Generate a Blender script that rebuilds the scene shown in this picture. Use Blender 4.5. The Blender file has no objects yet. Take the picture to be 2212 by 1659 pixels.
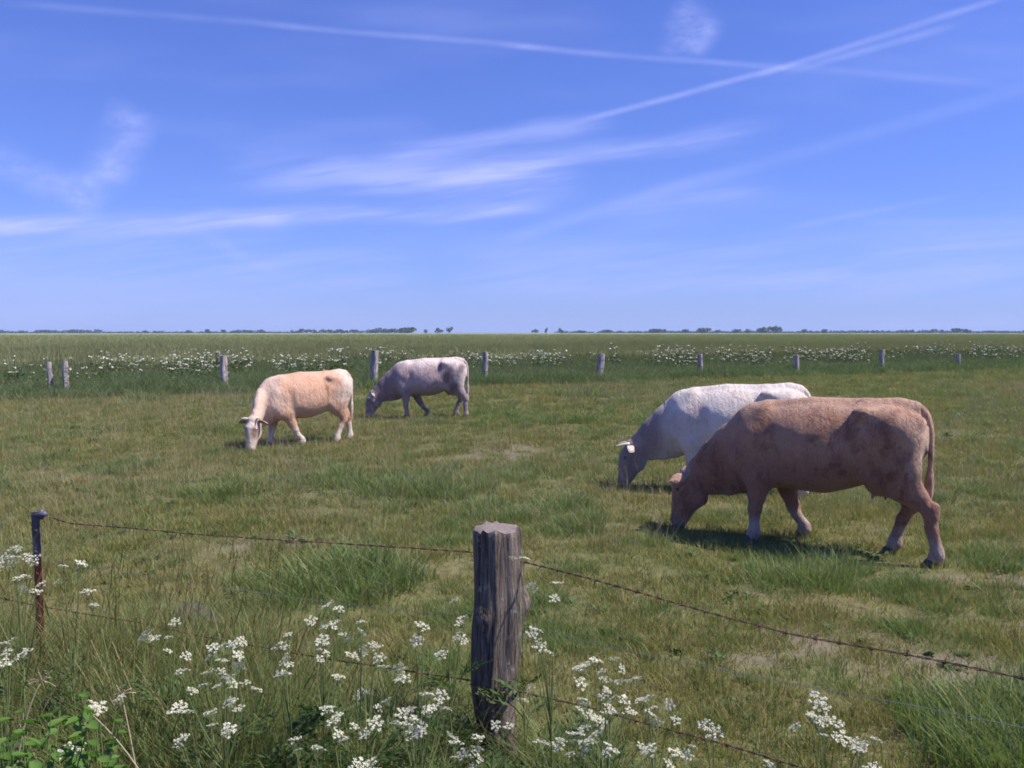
import bpy, math, random
import numpy as np
from mathutils import Vector

rng = np.random.default_rng(11)
random.seed(11)
SC = bpy.context.scene
COL = SC.collection

# ------------------------------------------------------------------ camera
EYE = 2.05
FPX, CXP, CYP = 1841.0, 1106.0, 829.5            # focal length and centre in units of a 2212 x 1659 frame
PITCH = math.atan((829.5 - 718.0) / FPX)
cam_d = bpy.data.cameras.new('camera')
cam_d.sensor_fit = 'HORIZONTAL'
cam_d.sensor_width = 36.0
cam_d.lens = 36.0 * FPX / 2212.0
cam_d.clip_start = 0.05
cam_d.clip_end = 20000.0
cam = bpy.data.objects.new('camera', cam_d)
COL.objects.link(cam)
cam.location = (0, 0, EYE)
cam.rotation_euler = (math.pi / 2 - PITCH, 0, 0)
SC.camera = cam

def ray(x, y):
    a = (x - CXP) / FPX
    b = -(y - CYP) / FPX
    return np.array([a, math.cos(PITCH) + b * math.sin(PITCH), -math.sin(PITCH) + b * math.cos(PITCH)])

def at(x, y, Y):
    d = ray(x, y)
    return np.array([0, 0, EYE]) + d * (Y / d[1])

# ------------------------------------------------------------------ sky and sun
SUN_AZ = math.radians(98.0)      # from +Y towards +X
SUN_EL = math.radians(55.0)
W = bpy.data.worlds.new('World')
SC.world = W
W.use_nodes = True

class NT:
    """small helper for node trees"""
    def __init__(self, tree):
        self.t = tree
        self.n = tree.nodes
        self.l = tree.links
    def new(self, kind, **kw):
        nd = self.n.new(kind)
        for k, v in kw.items():
            setattr(nd, k, v)
        return nd
    def put(self, sock, v):
        if isinstance(v, bpy.types.NodeSocket):
            self.l.new(v, sock)
        elif v is not None:
            sock.default_value = v
    def math(self, op, a, b=None, c=None, clamp=False):
        nd = self.new('ShaderNodeMath', operation=op, use_clamp=clamp)
        for i, v in enumerate((a, b, c)):
            if v is not None:
                self.put(nd.inputs[i], v)
        return nd.outputs[0]
    def vmath(self, op, a, b=None):
        nd = self.new('ShaderNodeVectorMath', operation=op)
        self.put(nd.inputs[0], a)
        if b is not None:
            if op == 'SCALE':
                self.put(nd.inputs['Scale'], b)
            else:
                self.put(nd.inputs[1], b)
        return nd.outputs['Value' if op in ('DOT_PRODUCT', 'LENGTH') else 'Vector']
    def noise(self, vec, scale, detail=3.0, rough=0.55, dist=0.0):
        nd = self.new('ShaderNodeTexNoise')
        if vec is not None:
            self.put(nd.inputs['Vector'], vec)
        self.put(nd.inputs['Scale'], scale)
        nd.inputs['Detail'].default_value = detail
        nd.inputs['Roughness'].default_value = rough
        nd.inputs['Distortion'].default_value = dist
        return nd
    def mapr(self, v, a, b, c=0.0, d=1.0, kind='SMOOTHSTEP'):
        nd = self.new('ShaderNodeMapRange', interpolation_type=kind)
        self.put(nd.inputs['Value'], v)
        for nm, x in (('From Min', a), ('From Max', b), ('To Min', c), ('To Max', d)):
            nd.inputs[nm].default_value = x
        return nd.outputs['Result']
    def mix(self, f, a, b, blend='MIX'):
        nd = self.new('ShaderNodeMix', data_type='RGBA', blend_type=blend)
        self.put(nd.inputs[0], f)
        self.put(nd.inputs[6], a if isinstance(a, bpy.types.NodeSocket) else (*a, 1.0))
        self.put(nd.inputs[7], b if isinstance(b, bpy.types.NodeSocket) else (*b, 1.0))
        return nd.outputs[2]
    def attr(self, name, kind='GEOMETRY'):
        return self.new('ShaderNodeAttribute', attribute_name=name, attribute_type=kind)
    def mapping(self, vec, scale=(1, 1, 1), rot=(0, 0, 0)):
        nd = self.new('ShaderNodeMapping')
        self.put(nd.inputs['Vector'], vec)
        nd.inputs['Scale'].default_value = scale
        nd.inputs['Rotation'].default_value = rot
        return nd.outputs[0]

wt = NT(W.node_tree)
wt.n.clear()
sky = wt.new('ShaderNodeTexSky', sky_type='NISHITA', sun_disc=False)
sky.sun_elevation = SUN_EL
sky.sun_rotation = SUN_AZ
sky.altitude = 0.0
sky.air_density = 1.0
sky.dust_density = 0.6
sky.ozone_density = 2.2
tc = wt.new('ShaderNodeTexCoord')
D0 = tc.outputs['Generated']
warp = wt.noise(D0, 5.0, 2.0, 0.6)
wv = wt.vmath('SUBTRACT', warp.outputs['Color'], (0.5, 0.5, 0.5))
DW = wt.vmath('ADD', D0, wt.vmath('SCALE', wv, 0.025))
DS = wt.vmath('ADD', D0, wt.vmath('SCALE', wv, 0.005))

def unit(v):
    v = np.asarray(v, float)
    return v / np.linalg.norm(v)

cloud_sum = None
trail_sum = None
puff_sum = None
CLOUD_AMP = 0.74
def streak(p0, p1, w, amp, soft=0.25, wide=False):
    """a long thin cloud along the great circle through two directions"""
    global cloud_sum, trail_sum, puff_sum
    a, b = unit(ray(*p0)), unit(ray(*p1))
    n = unit(np.cross(a, b))
    t = unit(b - a)
    half = math.acos(min(1, float(a @ b))) / 2
    vec = DW if wide else DS
    dist = wt.math('ABSOLUTE', wt.vmath('DOT_PRODUCT', vec, tuple(n * FPX / (w if wide else 0.58 * w))))
    g = wt.mapr(dist, 0.0, 1.9, amp * (CLOUD_AMP if wide else 1.0 * CLOUD_AMP), 0.0)
    along = wt.math('ABSOLUTE', wt.vmath('DOT_PRODUCT', vec, tuple(t)))
    e = wt.mapr(along, math.sin(half) * (1 - soft), math.sin(half) * (1 + soft * 0.6), 1.0, 0.0)
    v = wt.math('MULTIPLY', g, e)
    if wide == 'puff':
        puff_sum = v if puff_sum is None else wt.math('ADD', puff_sum, v)
    elif wide:
        cloud_sum = v if cloud_sum is None else wt.math('ADD', cloud_sum, v)
    else:
        trail_sum = v if trail_sum is None else wt.math('ADD', trail_sum, v)

# contrails
streak((20, 8), (640, 56), 10, 0.13)
streak((560, 52), (1180, 102), 9, 0.20)
streak((1080, 96), (1700, 150), 9, 0.22)
streak((1640, 142), (2150, 180), 11, 0.12)
streak((1640, 165), (2160, -4), 9, 0.28, 0.12)
streak((1700, 158), (2060, 56), 10, 0.24, 0.3)
streak((1240, 264), (1720, 140), 9, 0.34)
streak((1480, 402), (2260, 176), 21, 0.13)
streak((1090, 520), (1540, 378), 20, 0.18)
streak((1700, 492), (2070, 420), 10, 0.16, 0.5)
streak((1900, 545), (2240, 520), 9, 0.16, 0.4)
streak((1850, 480), (2240, 476), 12, 0.12, 0.4)
# cirrus bands and wisps
streak((-60, 482), (620, 474), 17, 0.50, 0.2, True)
streak((500, 470), (1180, 452), 15, 0.50, 0.3, True)
streak((980, 372), (1640, 284), 18, 0.36, 0.45, True)
streak((820, 340), (1300, 268), 22, 0.30, 0.4, True)
streak((520, 372), (1240, 390), 34, 0.36, 0.3, True)
streak((760, 420), (1240, 400), 26, 0.22, 0.4, True)
streak((290, 235), (235, 380), 34, 0.32, 0.4, 'puff')
streak((245, 350), (150, 440), 30, 0.26, 0.4, 'puff')
streak((-60, 330), (210, 425), 26, 0.28, 0.4, 'puff')
streak((420, 498), (600, 590), 12, 0.16, 0.5, 'puff')
streak((1450, 30), (1545, 88), 26, 0.36, 0.5, 'puff')
streak((1425, 95), (1520, 112), 14, 0.24, 0.5, 'puff')
streak((1300, 470), (1650, 400), 30, 0.18, 0.5, True)
streak((-100, 530), (900, 600), 50, 0.22, 0.3, True)
streak((1000, 590), (2300, 565), 50, 0.26, 0.3, True)
# fibre texture of the cirrus, and a thin veil over the whole sky
sep = wt.new('ShaderNodeSeparateXYZ')
wt.put(sep.inputs[0], wt.vmath('ADD', D0, wt.vmath('SCALE', wv, 0.012)))
yy = wt.math('MAXIMUM', sep.outputs[1], 0.2)
az = wt.math('DIVIDE', sep.outputs[0], yy)
el = wt.math('DIVIDE', sep.outputs[2], yy)
comb = wt.new('ShaderNodeCombineXYZ')
wt.put(comb.inputs[0], az)
wt.put(comb.inputs[1], el)
fib = wt.noise(wt.mapping(wt.mapping(comb.outputs[0], (1, 1, 1), (0, 0, math.radians(-7))), (3.2, 34.0, 1.0)), 1.0, 4.0, 0.62)
fibv = wt.mapr(fib.outputs['Fac'], 0.34, 0.68, 0.20, 1.65)
ragged = wt.noise(wt.mapping(comb.outputs[0], (13.0, 26.0, 1.0), (0, 0, math.radians(-20))), 1.0, 5.0, 0.68)
rag = wt.mapr(ragged.outputs['Fac'], 0.34, 0.70, 0.30, 1.6)
cl = wt.math('ADD', wt.math('MULTIPLY', cloud_sum, fibv), wt.math('MULTIPLY', trail_sum, wt.mapr(ragged.outputs['Fac'], 0.25, 0.75, 0.6, 1.35)))
cl = wt.math('ADD', cl, wt.math('MULTIPLY', puff_sum, rag))
veil = wt.mapr(wt.noise(wt.mapping(comb.outputs[0], (1.6, 8.0, 1.0), (0, 0, math.radians(-9))), 1.0, 3.0, 0.6).outputs['Fac'], 0.42, 0.80, 0.0, 0.20)
thin = wt.math('SUBTRACT', 1.0, wt.math('EXPONENT', wt.math('DIVIDE', -0.042, wt.math('ADD', wt.math('MAXIMUM', sep.outputs[2], 0.0), 0.05))))   # the veil thickens towards the horizon
cl = wt.math('MINIMUM', wt.math('ADD', wt.math('ADD', cl, veil), thin), 0.9)
tint = wt.mix(1.0, sky.outputs[0], (0.37, 0.59, 1.36), 'MULTIPLY')
CLOUD = (4.5, 5.1, 9.6)
skyc = wt.mix(cl, tint, CLOUD)
SKY_STRENGTH = 0.086
bg = wt.new('ShaderNodeBackground')
wt.put(bg.inputs['Color'], skyc)
bg.inputs['Strength'].default_value = SKY_STRENGTH
# the cirrus field lies over the land ahead; elsewhere the same sky under an even thin veil
bg2 = wt.new('ShaderNodeBackground')
wt.put(bg2.inputs['Color'], wt.mix(wt.math('ADD', thin, 0.05), tint, CLOUD))
bg2.inputs['Strength'].default_value = SKY_STRENGTH
msk = wt.mapr(wt.vmath('DOT_PRODUCT', D0, tuple(unit((0, 1, 0.22)))), 0.58, 0.74)
mxs = wt.new('ShaderNodeMixShader')
wt.put(mxs.inputs[0], msk)
wt.l.new(bg2.outputs[0], mxs.inputs[1])
wt.l.new(bg.outputs[0], mxs.inputs[2])
wo = wt.new('ShaderNodeOutputWorld')
wt.l.new(mxs.outputs[0], wo.inputs['Surface'])
W.cycles.sampling_method = 'MANUAL'
W.cycles.sample_map_resolution = 512

sun_d = bpy.data.lights.new('sun', 'SUN')
sun_d.energy = 5.0
sun_d.angle = math.radians(0.53)
sun_d.color = (1.0, 0.90, 0.75)
sun = bpy.data.objects.new('sun', sun_d)
COL.objects.link(sun)
to_sun = Vector((math.sin(SUN_AZ) * math.cos(SUN_EL), math.cos(SUN_AZ) * math.cos(SUN_EL), math.sin(SUN_EL)))
sun.rotation_euler = to_sun.to_track_quat('Z', 'Y').to_euler()
sun.location = (30, 0, 40)

vs = SC.view_settings
vs.view_transform = 'Standard'
vs.look = 'None'
vs.gamma = 1.0
vs.exposure = 0.50
vs.use_curve_mapping = False
SC.cycles.use_denoising = True
SC.cycles.max_bounces = 6
SC.cycles.diffuse_bounces = 3
SC.cycles.transmission_bounces = 4
SC.cycles.volume_bounces = 1
SC.cycles.filter_width = 1.8

# ------------------------------------------------------------------ helpers
def mesh_np(name, V, F=None, loose=None, smooth=False):
    """V (n,3); F list of arrays, each (m,k) with one k"""
    me = bpy.data.meshes.new(name)
    V = np.asarray(V, np.float32)
    if F is None:
        F = []
    if isinstance(F, np.ndarray):
        F = [F]
    me.vertices.add(len(V))
    me.vertices.foreach_set('co', V.ravel())
    loops = np.concatenate([np.asarray(f, np.int32).ravel() for f in F]) if F else np.zeros(0, np.int32)
    cnt = np.concatenate([np.full(len(f), np.asarray(f).shape[1], np.int32) for f in F]) if F else np.zeros(0, np.int32)
    if len(cnt):
        me.loops.add(len(loops))
        me.loops.foreach_set('vertex_index', loops)
        me.polygons.add(len(cnt))
        st = np.concatenate([[0], np.cumsum(cnt)[:-1]]).astype(np.int32)
        me.polygons.foreach_set('loop_start', st)
        me.polygons.foreach_set('use_smooth', np.full(len(cnt), smooth))
    me.update(calc_edges=True)
    me.validate()
    return me

def fattr(me, name, data, kind='FLOAT', domain='POINT'):
    a = me.attributes.new(name, kind, domain)
    d = np.asarray(data, np.float32 if kind != 'INT' else np.int32)
    if kind == 'FLOAT_COLOR':
        if d.shape[1] == 3:
            d = np.concatenate([d, np.ones((len(d), 1), np.float32)], 1)
        a.data.foreach_set('color', d.ravel())
    elif kind == 'FLOAT_VECTOR':
        a.data.foreach_set('vector', d.ravel())
    else:
        a.data.foreach_set('value', d.ravel())

def link(name, me, mat=None, parent=None):
    o = bpy.data.objects.new(name, me)
    COL.objects.link(o)
    if mat is not None and me is not None and not me.materials:
        me.materials.append(mat)
    if parent is not None:
        o.parent = parent
    return o

def empty(name, loc=(0, 0, 0), rz=0.0):
    o = bpy.data.objects.new(name, None)
    COL.objects.link(o)
    o.location = loc
    o.rotation_euler = (0, 0, rz)
    o.empty_display_size = 0.1
    return o

def tag(o, label=None, cat=None, group=None, kind=None):
    for k, v in (('label', label), ('category', cat), ('group', group), ('kind', kind)):
        if v:
            o[k] = v
    return o

class MB:
    """collects geometry for one mesh"""
    def __init__(self):
        self.v = []
        self.q = []
        self.t = []
        self.n = 0
        self.a = []
    def add(self, V, Q=None, T=None, a=None):
        V = np.asarray(V, float).reshape(-1, 3)
        self.v.append(V)
        if Q is not None and len(Q):
            self.q.append(np.asarray(Q, int) + self.n)
        if T is not None and len(T):
            self.t.append(np.asarray(T, int) + self.n)
        self.a.append(np.zeros(len(V)) if a is None else np.broadcast_to(np.asarray(a, float), (len(V),)))
        self.n += len(V)
    def tube(self, P, R, k=6, cap=True, a=None):
        P = np.asarray(P, float)
        n = len(P)
        R = np.broadcast_to(np.asarray(R, float), (n,))
        T = np.gradient(P, axis=0)
        T /= np.linalg.norm(T, axis=1)[:, None] + 1e-12
        ref = np.array([0.0, 0, 1]) if abs(T[0][2]) < 0.9 else np.array([1.0, 0, 0])
        U = np.zeros_like(P)
        u = np.cross(T[0], ref)
        for i in range(n):
            u = u - T[i] * (u @ T[i])
            u /= np.linalg.norm(u) + 1e-12
            U[i] = u
        Wd = np.cross(T, U)
        ang = np.arange(k) * 2 * np.pi / k
        V = (P[:, None] + R[:, None, None] * (np.cos(ang)[None, :, None] * U[:, None] + np.sin(ang)[None, :, None] * Wd[:, None])).reshape(-1, 3)
        i = np.arange(n - 1)[:, None] * k
        j = np.arange(k)[None]
        j2 = (j + 1) % k
        Q = np.stack([i + j, i + j2, i + k + j2, i + k + j], -1).reshape(-1, 4)
        Tn = None
        if cap:
            V = np.concatenate([V, P[:1], P[-1:]])
            jj = np.arange(k)
            Tn = np.concatenate([np.stack([np.full(k, n * k), (jj + 1) % k, jj], -1),
                                 np.stack([np.full(k, n * k + 1), (n - 1) * k + jj, (n - 1) * k + (jj + 1) % k], -1)])
        self.add(V, Q, Tn, a)
    def mesh(self, name, smooth=False, attr=None):
        V = np.concatenate(self.v)
        F = []
        if self.q:
            F.append(np.concatenate(self.q))
        if self.t:
            F.append(np.concatenate(self.t))
        me = mesh_np(name, V, F, smooth=smooth)
        if attr:
            fattr(me, attr, np.concatenate(self.a))
        return me
    def build(self, name, mat, parent=None, smooth=False, attr=None):
        return link(name, self.mesh(name, smooth, attr), mat, parent)

def ico(sub=2):
    t = (1 + 5 ** .5) / 2
    V = [(-1, t, 0), (1, t, 0), (-1, -t, 0), (1, -t, 0), (0, -1, t), (0, 1, t), (0, -1, -t), (0, 1, -t), (t, 0, -1), (t, 0, 1), (-t, 0, -1), (-t, 0, 1)]
    F = [(0, 11, 5), (0, 5, 1), (0, 1, 7), (0, 7, 10), (0, 10, 11), (1, 5, 9), (5, 11, 4), (11, 10, 2), (10, 7, 6), (7, 1, 8), (3, 9, 4), (3, 4, 2), (3, 2, 6), (3, 6, 8), (3, 8, 9), (4, 9, 5), (2, 4, 11), (6, 2, 10), (8, 6, 7), (9, 8, 1)]
    V = [np.array(v, float) / np.linalg.norm(v) for v in V]
    for _ in range(sub):
        cache, G = {}, []
        def mid(a, b):
            k = (min(a, b), max(a, b))
            if k not in cache:
                m = V[a] + V[b]
                V.append(m / np.linalg.norm(m))
                cache[k] = len(V) - 1
            return cache[k]
        for a, b, c in F:
            ab, bc, ca = mid(a, b), mid(b, c), mid(c, a)
            G += [(a, ab, ca), (b, bc, ab), (c, ca, bc), (ab, bc, ca)]
        F = G
    return np.array(V), np.array(F)
ICO1, ICO2 = ico(1), ico(2)

def vnoise(P, scale, seed=0):
    """cheap smooth value noise for numpy points (n,d), d = 2 or 3, 0..1"""
    P = np.asarray(P, float) * scale + 37.13
    I = np.floor(P).astype(np.int64)
    f = P - I
    f = f * f * (3 - 2 * f)
    d = P.shape[1]
    out = 0
    primes = np.array([73856093, 19349663, 83492791])[:d]
    for c in range(2 ** d):
        o = np.array([(c >> k) & 1 for k in range(d)])
        h = ((I + o) * primes).sum(1) ^ (seed * 1274126177 + 668265263)
        h = (h ^ (h >> 13)) * 1103515245
        h = ((h ^ (h >> 16)) & 0xffff) / 65535.0
        out = out + h * np.prod(np.where(o, f, 1 - f), 1)
    return out

# ------------------------------------------------------------------ materials
def material(name):
    m = bpy.data.materials.new(name)
    m.use_nodes = True
    nt = NT(m.node_tree)
    nt.n.clear()
    out = nt.new('ShaderNodeOutputMaterial')
    return m, nt, out

def principled(nt, out, color, rough=0.8, spec=0.3, bump=None, bump_d=0.01, bump_s=0.5, metal=0.0):
    b = nt.new('ShaderNodeBsdfPrincipled')
    nt.put(b.inputs['Base Color'], color if isinstance(color, bpy.types.NodeSocket) else (*color, 1))
    nt.put(b.inputs['Roughness'], rough)
    b.inputs['Specular IOR Level'].default_value = spec
    b.inputs['Metallic'].default_value = metal
    if bump is not None:
        bn = nt.new('ShaderNodeBump')
        nt.put(bn.inputs['Height'], bump)
        bn.inputs['Distance'].default_value = bump_d
        bn.inputs['Strength'].default_value = bump_s
        nt.l.new(bn.outputs[0], b.inputs['Normal'])
    nt.l.new(b.outputs[0], out.inputs['Surface'])
    return b

def leafy(name, cols, dry, trans=0.35, patch=0.55, dry_amt=0.5, dry_scale=0.45, rough=0.6):
    """grass and leaves: two greens mixed by patches on the ground, a dry colour by larger patches"""
    m, nt, out = material(name)
    geo = nt.new('ShaderNodeNewGeometry')
    pos = geo.outputs['Position']
    flat = nt.vmath('MULTIPLY', pos, (1, 1, 0.0))
    n1 = nt.noise(flat, patch, 3.0, 0.6)
    n2 = nt.noise(nt.vmath('ADD', flat, (31.7, 11.3, 0)), dry_scale, 4.0, 0.65)
    n3 = nt.noise(flat, 3.1, 2.0, 0.6)
    rnd = nt.new('ShaderNodeObjectInfo').outputs['Random']
    f1 = nt.mapr(nt.math('ADD', n1.outputs['Fac'], nt.math('MULTIPLY', nt.math('SUBTRACT', rnd, 0.5), 0.35)), 0.36, 0.66)
    c = nt.mix(f1, cols[0], cols[1])
    blade = nt.attr('t').outputs['Fac']
    dsum = nt.math('ADD', nt.math('ADD', nt.math('MULTIPLY', n2.outputs['Fac'], 0.7), nt.math('MULTIPLY', n3.outputs['Fac'], 0.3)), nt.math('MULTIPLY', nt.math('SUBTRACT', rnd, 0.5), 0.22))
    dsum = nt.math('ADD', dsum, nt.math('MULTIPLY', nt.attr('dry').outputs['Fac'], 0.30))
    f2 = nt.mapr(dsum, 0.66 - dry_amt * 0.3, 0.86 - dry_amt * 0.3)
    c = nt.mix(f2, c, dry)
    c = nt.mix(nt.math('MULTIPLY', blade, 0.25), c, (dry[0] * 1.2, dry[1] * 1.2, dry[2]))
    b = nt.new('ShaderNodeBsdfPrincipled')
    nt.l.new(c, b.inputs['Base Color'])
    b.inputs['Roughness'].default_value = rough
    b.inputs['Specular IOR Level'].default_value = 0.35
    tr = nt.new('ShaderNodeBsdfTranslucent')
    nt.l.new(nt.mix(1.0, c, (1.15, 1.2, 0.6), 'MULTIPLY'), tr.inputs['Color'])
    ms = nt.new('ShaderNodeMixShader')
    ms.inputs[0].default_value = trans
    nt.l.new(b.outputs[0], ms.inputs[1])
    nt.l.new(tr.outputs[0], ms.inputs[2])
    nt.l.new(ms.outputs[0], out.inputs['Surface'])
    return m

M = {}
M['pasture'] = leafy('pasture_grass', ((0.118, 0.190, 0.050), (0.185, 0.232, 0.068)), (0.285, 0.235, 0.108), dry_amt=0.48)
M['lush'] = leafy('lush_grass', ((0.108, 0.188, 0.055), (0.165, 0.235, 0.092)), (0.230, 0.220, 0.105), dry_amt=0.30)
M['verge'] = leafy('verge_grass', ((0.100, 0.175, 0.050), (0.145, 0.205, 0.068)), (0.250, 0.215, 0.105), dry_amt=0.25)
M['stalk'] = leafy('seed_stalk', ((0.20, 0.21, 0.13), (0.27, 0.25, 0.17)), (0.36, 0.31, 0.22), trans=0.2, dry_amt=0.5)
M['weed'] = leafy('weed_leaf', ((0.060, 0.125, 0.035), (0.085, 0.150, 0.045)), (0.14, 0.12, 0.06), trans=0.25, dry_amt=0.15)
M['rough'] = leafy('rough_grass', ((0.105, 0.175, 0.078), (0.145, 0.220, 0.105)), (0.195, 0.220, 0.125), dry_amt=0.2)
M['crop'] = leafy('crop_leaf', ((0.215, 0.315, 0.150), (0.265, 0.345, 0.185)), (0.350, 0.360, 0.240), patch=0.35, dry_amt=0.6, dry_scale=0.22)
M['parsley_leaf'] = leafy('parsley_leaf', ((0.055, 0.105, 0.030), (0.075, 0.125, 0.035)), (0.11, 0.13, 0.05), dry_amt=0.1)
M['bush_leaf'] = leafy('bush_leaf', ((0.080, 0.185, 0.035), (0.110, 0.220, 0.045)), (0.15, 0.20, 0.05), trans=0.4, dry_amt=0.1, patch=3.0)
M['tree_leaf'] = leafy('tree_leaf', ((0.035, 0.060, 0.030), (0.045, 0.075, 0.035)), (0.06, 0.07, 0.04), trans=0.15, dry_amt=0.1, patch=0.02)

m, nt, out = material('stem')
principled(nt, out, nt.mix(nt.noise(None, 30.0).outputs['Fac'], (0.11, 0.17, 0.05), (0.17, 0.19, 0.08)), 0.6)
M['stem'] = m
m, nt, out = material('dry_stem')
principled(nt, out, nt.mix(nt.noise(None, 20.0).outputs['Fac'], (0.30, 0.25, 0.16), (0.42, 0.36, 0.25)), 0.7)
M['dry_stem'] = m
m, nt, out = material('petal')
b = nt.new('ShaderNodeBsdfPrincipled')
nt.put(b.inputs['Base Color'], nt.mix(nt.attr('t').outputs['Fac'], (0.72, 0.71, 0.60), (0.46, 0.50, 0.28)))
b.inputs['Roughness'].default_value = 0.7
tr = nt.new('ShaderNodeBsdfTranslucent')
tr.inputs['Color'].default_value = (0.8, 0.82, 0.72, 1)
ms = nt.new('ShaderNodeMixShader')
ms.inputs[0].default_value = 0.3
nt.l.new(b.outputs[0], ms.inputs[1])
nt.l.new(tr.outputs[0], ms.inputs[2])
nt.l.new(ms.outputs[0], out.inputs['Surface'])
M['petal'] = m

m, nt, out = material('far_petal')
principled(nt, out, (0.54, 0.56, 0.48), 0.8, 0.2)
M['far_petal'] = m

m, nt, out = material('pasture_soil')
geo = nt.new('ShaderNodeNewGeometry')
pos = geo.outputs['Position']
n1 = nt.noise(pos, 0.5, 5.0, 0.65)
n2 = nt.noise(pos, 9.0, 4.0, 0.7)
c = nt.mix(nt.mapr(n1.outputs['Fac'], 0.35, 0.65), (0.125, 0.150, 0.060), (0.185, 0.165, 0.085))
c = nt.mix(nt.mapr(n2.outputs['Fac'], 0.3, 0.7), c, (0.10, 0.095, 0.045))
bare = nt.attr('bare').outputs['Fac']
c = nt.mix(nt.math('MULTIPLY', bare, nt.mapr(n2.outputs['Fac'], 0.2, 0.6, 0.6, 1.0)), c, (0.175, 0.15, 0.115))
principled(nt, out, c, 0.95, 0.1, n2.outputs['Fac'], 0.03, 0.6)
M['soil'] = m

m, nt, out = material('field')
pos = nt.new('ShaderNodeNewGeometry').outputs['Position']
n1 = nt.noise(pos, 0.015, 4.0, 0.6)
n2 = nt.noise(pos, 0.9, 4.0, 0.7)
c = nt.mix(nt.mapr(n1.outputs['Fac'], 0.35, 0.65), (0.205, 0.275, 0.140), (0.270, 0.305, 0.185))
c = nt.mix(nt.mapr(n2.outputs['Fac'], 0.3, 0.7, 0.0, 0.5), c, (0.16, 0.20, 0.09))
principled(nt, out, c, 0.95, 0.1, n2.outputs['Fac'], 0.3, 0.6)
M['field'] = m

m, nt, out = material('weathered_wood')
tco = nt.new('ShaderNodeTexCoord').outputs['Object']
st = nt.noise(nt.mapping(tco, (26, 26, 2.2)), 1.0, 6.0, 0.7, 0.6)
st2 = nt.noise(nt.mapping(tco, (60, 60, 3.5)), 1.0, 4.0, 0.7, 0.2)
big = nt.noise(nt.mapping(tco, (7, 7, 4)), 1.0, 4.0, 0.6)
c = nt.mix(nt.mapr(st.outputs['Fac'], 0.34, 0.66), (0.040, 0.032, 0.028), (0.27, 0.22, 0.19))
c = nt.mix(nt.mapr(st2.outputs['Fac'], 0.45, 0.7, 0.0, 0.6), c, (0.36, 0.31, 0.28))
c = nt.mix(nt.mapr(big.outputs['Fac'], 0.55, 0.72, 0.0, 0.55), c, (0.13, 0.075, 0.06))
c = nt.mix(nt.mapr(nt.noise(tco, 16.0, 4.0, 0.65).outputs['Fac'], 0.60, 0.70, 0.0, 0.7), c, (0.42, 0.39, 0.38))
hgt = nt.math('ADD', st.outputs['Fac'], nt.math('MULTIPLY', st2.outputs['Fac'], 0.5))
principled(nt, out, c, 0.88, 0.2, hgt, 0.035, 1.0)
M['wood'] = m
m, nt, out = material('end_grain')
tco = nt.new('ShaderNodeTexCoord').outputs['Object']
c = nt.mix(nt.noise(tco, 60.0, 4.0).outputs['Fac'], (0.10, 0.082, 0.08), (0.30, 0.255, 0.245))
principled(nt, out, c, 0.9, 0.15)
M['endgrain'] = m
m, nt, out = material('far_post_wood')
tco = nt.new('ShaderNodeTexCoord').outputs['Object']
st = nt.noise(nt.mapping(tco, (14, 14, 2.0)), 1.0, 5.0, 0.7, 0.4)
principled(nt, out, nt.mix(nt.mapr(st.outputs['Fac'], 0.35, 0.65), (0.17, 0.15, 0.15), (0.50, 0.46, 0.46)), 0.9, 0.15, st.outputs['Fac'], 0.02, 0.8)
M['farwood'] = m

m, nt, out = material('rusty_wire')
tco = nt.new('ShaderNodeTexCoord').outputs['Object']
n = nt.noise(tco, 14.0, 4.0)
principled(nt, out, nt.mix(nt.mapr(n.outputs['Fac'], 0.35, 0.65), (0.075, 0.045, 0.034), (0.17, 0.095, 0.065)), 0.75, 0.3)
M['rust'] = m
m, nt, out = material('plain_wire')
principled(nt, out, (0.28, 0.29, 0.27), 0.5, 0.5, metal=0.5)
M['wire'] = m
m, nt, out = material('painted_steel_post')
tco = nt.new('ShaderNodeTexCoord').outputs['Object']
sp = nt.new('ShaderNodeSeparateXYZ')
nt.l.new(tco, sp.inputs[0])
n = nt.noise(nt.mapping(tco, (20, 20, 7)), 1.0, 5.0, 0.7)
hh = nt.math('ADD', sp.outputs[2], nt.math('MULTIPLY', nt.math('SUBTRACT', n.outputs['Fac'], 0.5), 0.35))
rust = nt.mix(nt.mapr(n.outputs['Fac'], 0.35, 0.65), (0.20, 0.055, 0.030), (0.30, 0.10, 0.055))
grey = nt.mix(nt.mapr(n.outputs['Fac'], 0.35, 0.65), (0.07, 0.06, 0.06), (0.18, 0.15, 0.15))
principled(nt, out, nt.mix(nt.mapr(hh, 0.74, 0.86), rust, grey), 0.8, 0.3, n.outputs['Fac'], 0.01, 0.5)
M['steel'] = m
m, nt, out = material('insulator_plastic')
principled(nt, out, nt.mix(nt.noise(None, 25.0).outputs['Fac'], (0.06, 0.06, 0.10), (0.13, 0.12, 0.19)), 0.5, 0.4)
M['plastic'] = m
m, nt, out = material('dung')
n = nt.noise(None, 18.0, 5.0, 0.7)
principled(nt, out, nt.mix(n.outputs['Fac'], (0.07, 0.055, 0.06), (0.19, 0.16, 0.165)), 0.9, 0.2, n.outputs['Fac'], 0.03, 1.0)
M['dung'] = m

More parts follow.
